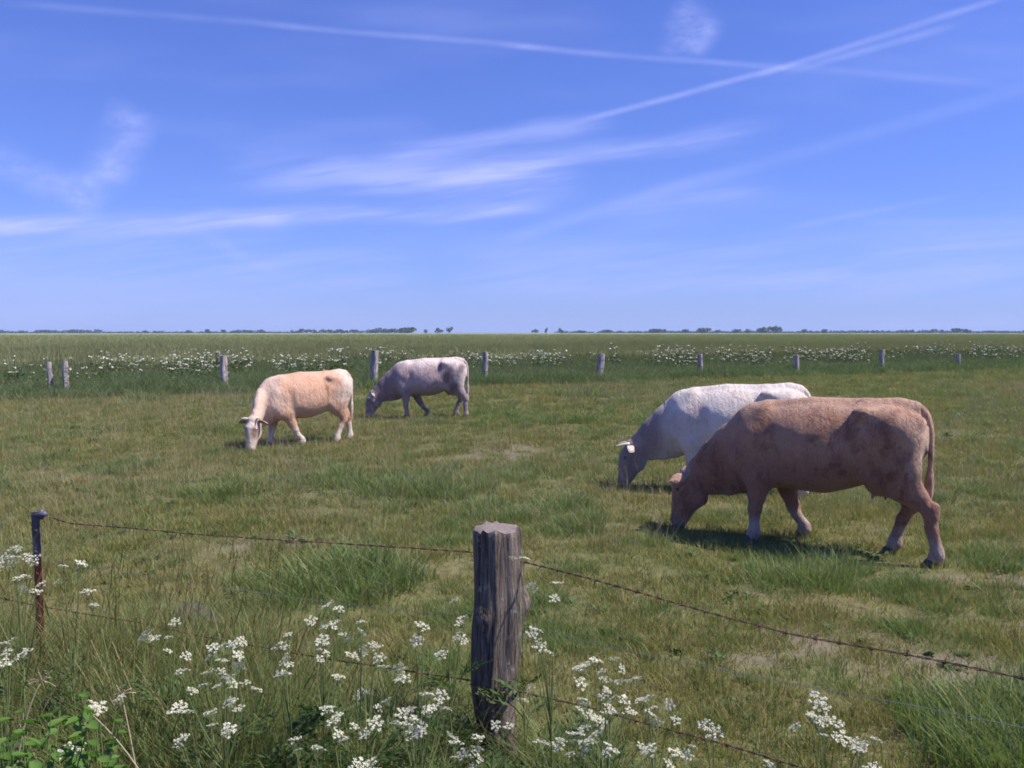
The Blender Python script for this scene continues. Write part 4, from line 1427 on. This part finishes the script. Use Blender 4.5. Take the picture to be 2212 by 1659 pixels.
# ------------------------------------------------------------------ wooden post, steel post, wires
def wooden_post(path, R, k, mat, name, parent=None, seed=0, rough=0.06, bulges=(), jag=0.0):
    """irregular round post following path (n,3) with radii R"""
    g = np.random.default_rng(seed)
    n = len(path)
    ang = np.arange(k) * 2 * np.pi / k
    V = []
    for i_ in range(n):
        for a in ang:
            p3 = np.array([[np.cos(a) * 1.0, np.sin(a) * 1.0, path[i_][2] * 0.6]])
            flute = vnoise(p3 * (1, 1, 0.35) + seed, 5.0, seed) - 0.5
            lump = vnoise(p3 + 3 + seed, 2.0, seed + 1) - 0.5
            r = R[i_] * (1 + rough * 1.6 * flute[0] + rough * 1.3 * lump[0])
            for (zc, ac, dz, da, amp) in bulges:
                dd = (a - ac + np.pi) % (2 * np.pi) - np.pi
                r += amp * np.exp(-((path[i_][2] - zc) / dz) ** 2 - (dd / da) ** 2)
            V.append((path[i_][0] + r * np.cos(a), path[i_][1] + r * np.sin(a), path[i_][2] + (jag * (vnoise(np.array([[np.cos(a) * 2.6, np.sin(a) * 2.6]]) + seed, 1.6, seed + 3)[0] - 0.5) if i_ >= n - 3 else 0)))
    i_ = np.arange(n - 1)[:, None] * k
    j = np.arange(k)[None]
    Q = np.stack([i_ + j, i_ + (j + 1) % k, i_ + k + (j + 1) % k, i_ + k + j], -1).reshape(-1, 4)
    me = mesh_np(name, np.array(V), Q, smooth=True)
    top = np.array(V[-k:])
    return me, top

D_P = 4.05
ctr = [(1085, 1700), (1080, 1620), (1066, 1540), (1064, 1480), (1068, 1420), (1072, 1360), (1078, 1310), (1076, 1260), (1074, 1200), (1073, 1140)]
wid = [72, 74, 92, 100, 106, 110, 108, 103, 102, 104]
cp = np.array([at(x, y, D_P) for x, y in ctr])
zz = np.linspace(-0.05, cp[-1][2], 80)
path = np.stack([np.interp(zz, cp[:, 2], cp[:, 0]), np.full(80, D_P), zz], -1)
Rr = np.interp(zz, cp[:, 2], np.array(wid) * D_P / FPX / 2)
for _ in range(3):
    path[1:-1, 0] = (path[:-2, 0] + 2 * path[1:-1, 0] + path[2:, 0]) / 4
    Rr[1:-1] = (Rr[:-2] + 2 * Rr[1:-1] + Rr[2:]) / 4
Rr[-2] *= 0.99
Rr[-1] *= 0.955
base = np.array([path[0][0], D_P, 0.0])
post = empty('wooden_post', tuple(base))
tag(post, 'thick weathered grey wooden fence post with knots in the middle foreground', 'fence post')
zk1 = at(1135, 1300, D_P)[2]
zk2 = at(1045, 1322, D_P)[2]
me, top = wooden_post(path - base, Rr, 64, M['wood'], 'post_shaft', seed=5, rough=0.12, jag=0.04, bulges=((zk1, 0.0, 0.055, 0.45, 0.030), (zk2, -2.3, 0.035, 0.35, 0.022)))
link('post_shaft', me, M['wood'], post)
# sawn top with a raised, checked surface
k = len(top)
mb = MB()
c0 = top.mean(0)
rings = [top + (0, 0, 0.0005)]
for q, dz in ((0.80, 0.010), (0.5, 0.014), (0.2, 0.012)):
    r_ = c0 + (top - c0) * q
    r_[:, 2] = c0[2] + dz * 0.6 + 0.016 * (vnoise(r_ * 1.0, 40.0, 3) - 0.5)
    rings.append(r_)
V = np.concatenate(rings + [[c0 + (0, 0, 0.012)]])
i_ = np.arange(3)[:, None] * k
j = np.arange(k)[None]
Q = np.stack([i_ + j, i_ + (j + 1) % k, i_ + k + (j + 1) % k, i_ + k + j], -1).reshape(-1, 4)
jj = np.arange(k)
T = np.stack([3 * k + jj, 3 * k + (jj + 1) % k, np.full(k, 4 * k)], -1)
mb.add(V, Q, T)
mb.build('sawn_top', M['endgrain'], post, True)
# broken branch stub
mb = MB()
v, f = ICO2
kc = at(1047, 1322, D_P - Rr[40] * 0.80) - base
vv = v * (0.036, 0.020, 0.040) * (1 + 0.5 * (vnoise(v, 2.5, 9) - 0.5))[:, None]
mb.add(vv + kc, None, f)
mb.build('knot', M['wood'], post, True)
# fencing staples
for yy in (1195, 1478):
    s_ = at(1040, yy, D_P)
    z = s_[2]
    xl = np.interp(z, zz, path[:, 0])
    rr = np.interp(z, zz, Rr)
    mb = MB()
    cc = np.array([xl - base[0] + rr * 0.25, rr * 0.97, z])
    mb.tube([cc + (-0.01, -0.01, 0), cc + (-0.01, 0.008, 0), cc + (0, 0.012, 0), cc + (0.01, 0.008, 0), cc + (0.01, -0.01, 0)], 0.002, 5)
    mb.build('staple', M['rust'], post, True)

# steel post: rusted angle section with a plastic insulator
D_S = 4.62
ts = at(78, 1105, D_S)
sp_ = empty('steel_post', (ts[0], D_S, 0))
tag(sp_, 'slim rusty steel fence post with dark grey top by the left edge', 'fence post')
mb = MB()
hgt = ts[2]
pro = [(-0.022, -0.012), (0.022, -0.012), (0.022, -0.006), (0.003, -0.006), (0.003, 0.03), (-0.003, 0.03), (-0.003, -0.006), (-0.022, -0.006)]
nz = 9
V, Q = [], []
for z in np.linspace(-0.05, hgt, nz):
    for (x, y) in pro:
        V.append((x + 0.006 * math.sin(z * 3), y, z))
for i_ in range(nz - 1):
    for j in range(8):
        Q.append((i_ * 8 + j, i_ * 8 + (j + 1) % 8, (i_ + 1) * 8 + (j + 1) % 8, (i_ + 1) * 8 + j))
tp = (nz - 1) * 8
mb.add(V, Q + [(tp, tp + 1, tp + 2, tp + 7), (tp + 3, tp + 4, tp + 5, tp + 6)])
mb.build('post_bar', M['steel'], sp_)
for zz_ in np.arange(0.25, hgt - 0.08, 0.12):
    mb = MB()
    mb.add(np.array([(-0.008, -0.0125, -0.006), (0.008, -0.0125, -0.006), (0.008, -0.0125, 0.006), (-0.008, -0.0125, 0.006), (-0.006, -0.019, -0.004), (0.006, -0.019, -0.004), (0.006, -0.019, 0.004), (-0.006, -0.019, 0.004)]) + (0.006 * math.sin(zz_ * 3), 0, zz_),
           [(4, 5, 6, 7), (0, 1, 5, 4), (1, 2, 6, 5), (2, 3, 7, 6), (3, 0, 4, 7)])
    mb.build('stud', M['steel'], sp_)
mb = MB()
mb.tube([(-0.02, 0.0, hgt - 0.02), (0.012, -0.005, hgt - 0.018), (0.030, -0.012, hgt - 0.012), (0.052, -0.012, hgt - 0.012), (0.066, -0.012, hgt - 0.014)], [0.012, 0.014, 0.017, 0.017, 0.010], 10)
mb.tube([(0.035, -0.012, hgt - 0.04), (0.035, -0.012, hgt + 0.014)], [0.012, 0.010], 8)
mb.build('insulator', M['plastic'], sp_, True)

def wire_path(pts, sag=0.0, n=160):
    pts = np.array(pts)
    d = np.concatenate([[0], np.cumsum(np.linalg.norm(np.diff(pts, axis=0), axis=1))])
    s = np.linspace(0, d[-1], n)
    P = np.stack([np.interp(s, d, pts[:, k]) for k in range(3)], -1)
    for _ in range(6):
        P[1:-1] = (P[:-2] + 2 * P[1:-1] + P[2:]) / 4
    return P, s

def barbed(label, pts, seed=0):
    P, s = wire_path(pts, n=700)
    g = np.random.default_rng(seed)
    P = P + np.column_stack([np.zeros(700), np.zeros(700), 0.006 * (vnoise(s[:, None].repeat(2, 1), 2.2, seed) - 0.5)])
    T = np.gradient(P, axis=0)
    T /= np.linalg.norm(T, axis=1)[:, None]
    U1 = np.cross(T, (0, 0, 1.0))
    U1 /= np.linalg.norm(U1, axis=1)[:, None]
    U2 = np.cross(T, U1)
    mid_ = P[350].copy()
    root = empty('barbed_wire', tuple(mid_))
    tag(root, label, 'wire', 'wires of the near fence')
    for ph in (0, np.pi):
        a = s / 0.055 * 2 * np.pi / 2 + ph
        mb = MB()
        mb.tube(P + 0.0024 * (np.cos(a)[:, None] * U1 + np.sin(a)[:, None] * U2) - mid_, 0.0022, 4, False)
        mb.build('strand', M['rust'], root, True)
    mb = MB()
    L = s[-1]
    x = 0.05
    while x < L:
        i_ = int(np.searchsorted(s, x))
        i_ = min(i_, 699)
        c = P[i_] - mid_
        t, u, w = T[i_], U1[i_], U2[i_]
        th = np.linspace(0, 4 * np.pi, 17)
        mb.tube(c + np.outer((th / (4 * np.pi) - 0.5) * 0.014, t) + 0.0055 * (np.outer(np.cos(th), u) + np.outer(np.sin(th), w)), 0.0016, 4, False)
        for q in range(4):
            a = g.uniform(0, 6.28)
            d = np.cos(a) * u + np.sin(a) * w
            mb.tube([c + d * 0.004, c + d * 0.022 + t * g.normal(0, 0.006)], [0.0016, 0.0006], 4)
        x += 0.11 + g.normal(0, 0.008)
    o = mb.build('barb_row', M['rust'], root, True)
    o['kind'] = 'stuff'
    return root

def depth_right(x):
    """depth of the near fence line at picture column x, right of the wooden post"""
    a, b = np.array([POST[0], 4.16]), RIGHT_END
    k = (x - CXP) / FPX
    d = b - a
    t = (k * a[1] - a[0]) / (d[0] - k * d[1])
    return a[1] + t * d[1]
L_TOP = [at(108, 1116, 4.60), at(150, 1130, 4.58), at(350, 1147, 4.47), at(540, 1162, 4.38), at(800, 1178, 4.27), at(1030, 1193, 4.18)]
R_TOP = [at(x, y, depth_right(x)) for x, y in ((1130, 1213), (1270, 1248), (1400, 1284), (1560, 1330), (1700, 1369), (1900, 1405), (2060, 1435), (2212, 1466), (2450, 1512))]
barbed('rusty barbed wire running along the tops of the near fence posts', L_TOP + [at(1078, 1203, 4.172)] + R_TOP, 1)
L_LOW = [at(-160, 1262, 4.75), at(0, 1291, 4.68), at(95, 1312, 4.62), at(300, 1345, 4.50), at(500, 1386, 4.40), at(760, 1432, 4.28), at(1020, 1470, 4.19)]
R_LOW = [at(x, y, depth_right(x)) for x, y in ((1125, 1495), (1250, 1523), (1400, 1565), (1580, 1612), (1740, 1659), (2000, 1732))]
barbed('rusty barbed wire low on the near fence, passing among the flowers', L_LOW + [at(1075, 1484, 4.172)] + R_LOW, 2)
def plain(label, pts):
    P, s = wire_path(pts, n=120)
    mid_ = P[60].copy()
    mb = MB()
    mb.tube(P - mid_, 0.0013, 5, False)
    o = mb.build('plain_wire', M['wire'], None, True)
    o.location = mid_
    tag(o, label, 'wire', 'wires of the near fence')
plain('thin smooth grey wire between the two barbed wires, left of the wooden post', [at(-120, 1190, 4.76), at(90, 1205, 4.62), at(400, 1258, 4.46), at(700, 1300, 4.31), at(1030, 1335, 4.18)])
plain('thin smooth grey wire between the two barbed wires, right of the wooden post', [at(1125, 1352, depth_right(1125)), at(1400, 1416, depth_right(1400)), at(1700, 1474, depth_right(1700)), at(1950, 1520, depth_right(1950)), at(2212, 1572, depth_right(2212)), at(2400, 1610, depth_right(2400))])

# ------------------------------------------------------------------ far fence
FARP = [
 (105, 852, 782, 12, 'slim grey far fence post beside the leftmost light one'),
 (140, 860, 780, 14, 'light grey far fence post at the left end of the fence'),
 (485, 843, 768, 20, 'thick grey far fence post left of the peach cow'),
 (808, 833, 757, 20, 'tall pale far fence post between the two left cows'),
 (1048, 827, 760, 15, 'far fence post just right of the grey cow'),
 (1292, 825, 765, 18, 'leaning thick far fence post in the middle of the fence'),
 (1512, 813, 765, 13, 'dark far fence post above the head of the white cow'),
 (1720, 812, 767, 14, 'far fence post above the rump of the white cow'),
 (1905, 805, 755, 12, 'pale far fence post above the tail of the tan cow'),
 (2070, 803, 765, 12, 'short far fence post nearest the right edge of the picture'),
]
fp = []
for i_, (x, yb, yt, w, lab) in enumerate(FARP):
    g = np.random.default_rng(700 + i_)
    k = (x - CXP) / FPX
    # the point of the fence line in this direction
    den = FU[0] - k * FU[1]
    t = (k * FP0[1] - FP0[0]) / den
    b = FP0 + t * FU + (0.25 * FV if i_ == 0 else 0)
    h_ = at(x, yt, b[1])[2]
    r = max(0.5 * w * b[1] / FPX * 0.85, 0.075)
    n = 14
    zz_ = np.linspace(-0.1, h_, n)
    lean = g.normal(0, 0.03) if i_ != 5 else 0.13
    pth = np.stack([lean * zz_ + 0.015 * np.sin(zz_ * 4 + i_), g.normal(0, 0.02) * zz_, zz_], -1)
    me, top = wooden_post(pth, np.full(n, r) * np.linspace(1.05, 0.95, n), 14, M['farwood'], 'fence_post', seed=20 + i_, rough=0.16)
    o = empty('fence_post', (b[0], b[1], 0), 0)
    tag(o, lab, 'fence post', 'posts of the far fence')
    link('post_shaft', me, M['farwood'], o)
    mb = MB()
    c0 = top.mean(0) + (0, 0, 0.012)
    kk = len(top)
    mb.add(np.concatenate([top + (0, 0, 0.0005), [c0]]), None, np.stack([np.arange(kk), (np.arange(kk) + 1) % kk, np.full(kk, kk)], -1))
    mb.build('sawn_top', M['endgrain'], o)
    fp.append((b, h_, lean))
fp2 = fp[1:]
ext0 = (fp2[0][0] - FU * 6, 1.1, 0)
ext1 = (fp2[-1][0] + FU * 6, 1.0, 0)
for hz, nm in ((0.92, 'upper'), (0.55, 'lower')):
    pts = []
    for (b, h_, ln) in [ext0] + fp2 + [ext1]:
        pts.append((b[0] + ln * hz, b[1] - 0.14, hz))
    P = []
    for a, b in zip(pts[:-1], pts[1:]):
        for q in np.linspace(0, 1, 8, endpoint=False):
            p = np.array(a) * (1 - q) + np.array(b) * q
            p[2] -= 0.10 * q * (1 - q)
            P.append(p)
    P.append(pts[-1])
    P = np.array(P)
    mid_ = P[len(P) // 2].copy()
    mb = MB()
    mb.tube(P - mid_, 0.006, 4, False)
    o = mb.build('fence_wire', M['rust'], None, True)
    o.location = mid_
    tag(o, nm + ' wire strung along the posts of the far fence', 'wire', 'wires of the far fence')

# ------------------------------------------------------------------ small things in the grass
g2 = gpt(412, 1345)
mb = MB()
v, f = ICO2
v = v * (1 + 0.45 * (vnoise(v, 2.2, 14) - 0.5) + 0.25 * (vnoise(v, 6.0, 15) - 0.5))[:, None]
mb.add(v * (0.13, 0.10, 0.10) + (0, 0, 0.04), None, f)
mb.add(v[:, [1, 0, 2]] * (0.08, 0.07, 0.06) + (0.13, -0.05, 0.03), None, f)
o = mb.build('dung_heap', M['dung'], None, True)
o.location = (g2[0], g2[1], 0)
tag(o, 'dark grey dried dung heap in the grass beyond the left fence wires', 'dung')

# leafy bush cut by the lower left corner
bush = empty('leafy_bush', (at(40, 1600, 2.35)[0], 2.35, 0))
tag(bush, 'bright green broad leaved plant in the bottom left corner', 'plant')
def leaf_mesh(seed):
    mb = MB()
    L, Wd = 0.056, 0.019
    n = 7
    V, Q, ta = [], [], []
    for i_ in range(n):
        t = i_ / (n - 1)
        w = Wd * math.sin(math.pi * min(1, 0.06 + 0.94 * t) ** 0.75) * (1 if i_ < n - 1 else 0.05)
        z = -0.35 * L * t * t
        V += [(L * t, -w, z + 0.012), (L * t, 0, z), (L * t, w, z + 0.012)]
        ta += [t, 0.2, t]
    for i_ in range(n - 1):
        a = i_ * 3
        Q += [(a, a + 3, a + 4, a + 1), (a + 1, a + 4, a + 5, a + 2)]
    mb.add(V, Q, None, ta)
    return mb.mesh('leaf', True, 't')
lm = leaf_mesh(1)
lm.materials.append(M['bush_leaf'])
g = np.random.default_rng(77)
for st in range(34):
    a = g.uniform(0, 6.28)
    r = g.uniform(0.02, 0.34)
    topz = g.uniform(0.82, 1.04) - r * 0.25
    tipp = np.array([r * np.cos(a) * 1.0, r * np.sin(a) * 0.8, topz])
    mb = MB()
    q = np.linspace(0, 1, 6)[:, None]
    Ps = tipp * q ** np.array([1.4, 1.4, 1.0])
    mb.tube(Ps, np.linspace(0.004, 0.0018, 6), 5, False)
    mb.build('stem', M['stem'], bush, True)
    for lf in range(10):
        tt = 0.70 + 0.30 * lf / 9
        p = tipp * np.array([tt ** 1.4, tt ** 1.4, tt])
        o = link('leaf', lm, None, bush)
        o.location = p
        o.rotation_euler = (g.normal(0, 0.25), g.normal(-0.15, 0.3), lf * 2.4 + g.normal(0, 0.3))
        s = g.uniform(0.7, 1.15) * (1.15 - 0.4 * tt)
        o.scale = (s, s, s)

# dry stalks leaning in the verge
for i_, (x0, y0, x1, y1, Yd, lab) in enumerate(((345, 1700, 200, 1545, 2.75, 'dry straw coloured stalk leaning left in the long grass'), (30, 1580, 92, 1470, 2.9, 'pale dry stalk leaning right near the left edge'),
                                         (300, 1690, 262, 1500, 2.8, 'dry upright stalk with a withered top in the long grass'))):
    p0, p1 = at(x0, y0, Yd), at(x1, y1, Yd + 0.05)
    foot = np.array([p0[0] + (p0[0] - p1[0]) * 0.8, Yd, 0.0])
    q = np.linspace(0, 1, 12)[:, None]
    B = (1 - q) ** 2 * foot + 2 * q * (1 - q) * (p0 + (0, 0, 0.05)) + q * q * p1
    root = empty('dry_stalk', tuple(foot))
    tag(root, lab, 'dry stalk')
    mb = MB()
    mb.tube(B - foot, np.linspace(0.004, 0.0018, 12), 5)
    mb.build('stem', M['dry_stem'], root, True)
    mb = MB()
    gg = np.random.default_rng(900 + i_)
    e = B[-1] - foot
    for q_ in range(14):
        d = unit(gg.normal(0, 1, 3) + (0, 0, 0.6)) * gg.uniform(0.02, 0.05)
        mb.tube([e, e + d * 0.6, e + d + (0, 0, -0.006)], [0.0012, 0.001, 0.0022], 3)
    mb.build('seed_head', M['dry_stem'], root)

# ------------------------------------------------------------------ trees on the horizon
def tree_crown(seed, W_, H_, n, size):
    g = np.random.default_rng(seed)
    nb = 7
    C_ = np.column_stack([g.uniform(-0.33, 0.33, nb) * W_, g.uniform(-0.33, 0.33, nb) * W_, H_ * (0.45 + g.uniform(-0.12, 0.28, nb))])
    Rb = np.column_stack([g.uniform(0.2, 0.32, nb) * W_] * 2 + [g.uniform(0.16, 0.26, nb) * H_])
    k = g.integers(0, nb, n)
    d = g.normal(0, 1, (n, 3))
    d /= np.linalg.norm(d, axis=1)[:, None]
    c = C_[k] + d * Rb[k] * (g.uniform(0.55, 1.05, n) ** 0.5)[:, None]
    a = g.normal(0, 1, (n, 3))
    a /= np.linalg.norm(a, axis=1)[:, None]
    b = np.cross(a, g.normal(0, 1, (n, 3)))
    b /= np.linalg.norm(b, axis=1)[:, None]
    s = size * g.uniform(0.6, 1.4, n)[:, None]
    V = np.stack([c - a * s, c - b * s * 0.8, c + a * s, c + b * s * 0.8], 1).reshape(-1, 3)
    V[:, 2] = np.maximum(V[:, 2], 0.15 * H_ * g.uniform(0.2, 1, len(V)))
    return V, np.arange(4 * n).reshape(-1, 4)

TREES = [  # column, width px, height px (2212 frame), distance, label
 (882, 40, 12, 1150, 'dark round tree on the horizon above the grey cow'),
 (920, 12, 9, 1180, 'small tree on the horizon right of the dark round one'),
 (950, 18, 12, 1150, 'bushy tree on the horizon above the rump of the grey cow'),
 (971, 14, 15, 1160, 'pointed tree on the horizon at the right end of its clump'),
 (1180, 6, 13, 1150, 'thin poplar alone on the horizon in mid picture'),
 (1212, 12, 11, 1200, 'small round tree right of the thin poplar on the horizon'),
 (1155, 14, 8, 1300, 'low tree left of the thin poplar on the horizon'),
 (1258, 18, 6, 1300, 'low bush on the horizon a little right of the poplar'),
 (1310, 22, 7, 1300, 'flat low tree on the horizon above the leaning far post'),
 (1420, 34, 9, 1280, 'wide low tree on the horizon left of the white cow'),
 (1480, 16, 9, 1300, 'small horizon tree above the horn of the white cow'),
 (1517, 30, 11, 1250, 'rounded horizon tree above the dark far post'),
 (1550, 14, 7, 1300, 'low tree on the horizon beside the rounded one'),
 (1592, 20, 9, 1260, 'small horizon tree above the back of the white cow'),
 (1615, 14, 10, 1270, 'upright small horizon tree left of the tallest clump'),
 (1650, 26, 14, 1180, 'tall left tree of the tallest horizon clump'),
 (1674, 30, 17, 1180, 'tallest tree of the horizon, right in its clump'),
 (1737, 13, 9, 1300, 'single small horizon tree above the white rump'),
 (1780, 20, 8, 1300, 'paired low horizon tree above the tan cow'),
 (450, 16, 9, 1250, 'small lone horizon tree left of the peach cow'),
 (483, 12, 8, 1270, 'tiny horizon tree above the thick far post'),
 (408, 14, 6, 1350, 'low horizon bush far left of the peach cow'),
 (315, 10, 6, 1400, 'tiny lone horizon tree in the left third'),
 (2065, 24, 10, 1250, 'rounded horizon tree above the short far post'),
 (2088, 20, 9, 1250, 'rounded horizon tree nearest the right edge'),
]
for i_, (x, w, hh, Yd, lab) in enumerate(TREES):
    b = at(x, 718, Yd)
    Wm, Hm = w * Yd / FPX, hh * Yd / FPX * 1.0 + 1.6
    o = empty('tree', (b[0], Yd, 0))
    tag(o, lab, 'tree', 'trees on the horizon')
    V, Q = tree_crown(1200 + i_, Wm, Hm, 170, max(0.7, 0.09 * Wm))
    link('crown', mesh_np('crown', V, Q), M['tree_leaf'], o)
    mb = MB()
    mb.tube([(0, 0, -0.3), (0.1, 0, Hm * 0.3), (0, 0.1, Hm * 0.6)], [0.035 * Hm, 0.028 * Hm, 0.012 * Hm], 6)
    mb.tube([(0.05, 0, Hm * 0.3), (0.15 * Wm, 0, Hm * 0.55)], [0.018 * Hm, 0.008 * Hm], 5)
    mb.tube([(0.05, 0, Hm * 0.35), (-0.15 * Wm, 0.1 * Wm, Hm * 0.6)], [0.018 * Hm, 0.008 * Hm], 5)
    mb.build('trunk', M['dung'], o, True)

# unbroken far woodland bands
Vs, Qs, nn = [], [], 0
gw = np.random.default_rng(55)
for (x0, x1, hh, Yd) in ((-60, 45, 7, 1500), (80, 205, 8, 1500), (330, 345, 6, 1500), (500, 560, 8, 1400), (630, 870, 9, 1400), (800, 856, 12, 1350), (1330, 1500, 5, 1500), (1560, 1760, 5, 1500), (1790, 1960, 6, 1500), (1945, 2060, 9, 1450), (2090, 2300, 6, 1500), (-60, 640, 3, 1600), (1200, 2300, 4, 1600)):
    xx = x0
    while xx < x1:
        w = gw.uniform(10, 24)
        h_ = (hh * gw.uniform(0.65, 1.1)) * Yd / FPX + 1.5
        V, Q = tree_crown(int(gw.integers(1e6)), w * Yd / FPX * 1.3, h_, 60, 1.6)
        c = at(xx + w / 2, 718, Yd + gw.uniform(-30, 30))
        Vs.append(V + (c[0], c[1], -0.5))
        Qs.append(Q + nn)
        nn += len(V)
        xx += w * 0.7
tag(link('far_woodland', mesh_np('far_woodland', np.concatenate(Vs), np.concatenate(Qs)), M['tree_leaf']), 'blue hazy strip of woodland along the whole horizon', 'woodland', kind='stuff')

# ------------------------------------------------------------------ the air
m, nt, out = material('haze')
pv = nt.new('ShaderNodeVolumePrincipled')
pv.inputs['Color'].default_value = (0.48, 0.62, 1.0, 1)
pv.inputs['Density'].default_value = 0.00015
pv.inputs['Anisotropy'].default_value = 0.0
nt.l.new(pv.outputs[0], out.inputs['Volume'])
lo, hi = np.array((-4300.0, -700, -1.5)), np.array((4300.0, 5300, 26))
V = np.array([(x, y, z) for x in (lo[0], hi[0]) for y in (lo[1], hi[1]) for z in (lo[2], hi[2])])
o = link('haze', mesh_np('haze', V, np.array([(0, 1, 3, 2), (4, 6, 7, 5), (0, 4, 5, 1), (2, 3, 7, 6), (0, 2, 6, 4), (1, 5, 7, 3)])), m)
tag(o, 'thin blue summer haze over the fields', 'haze', kind='stuff')
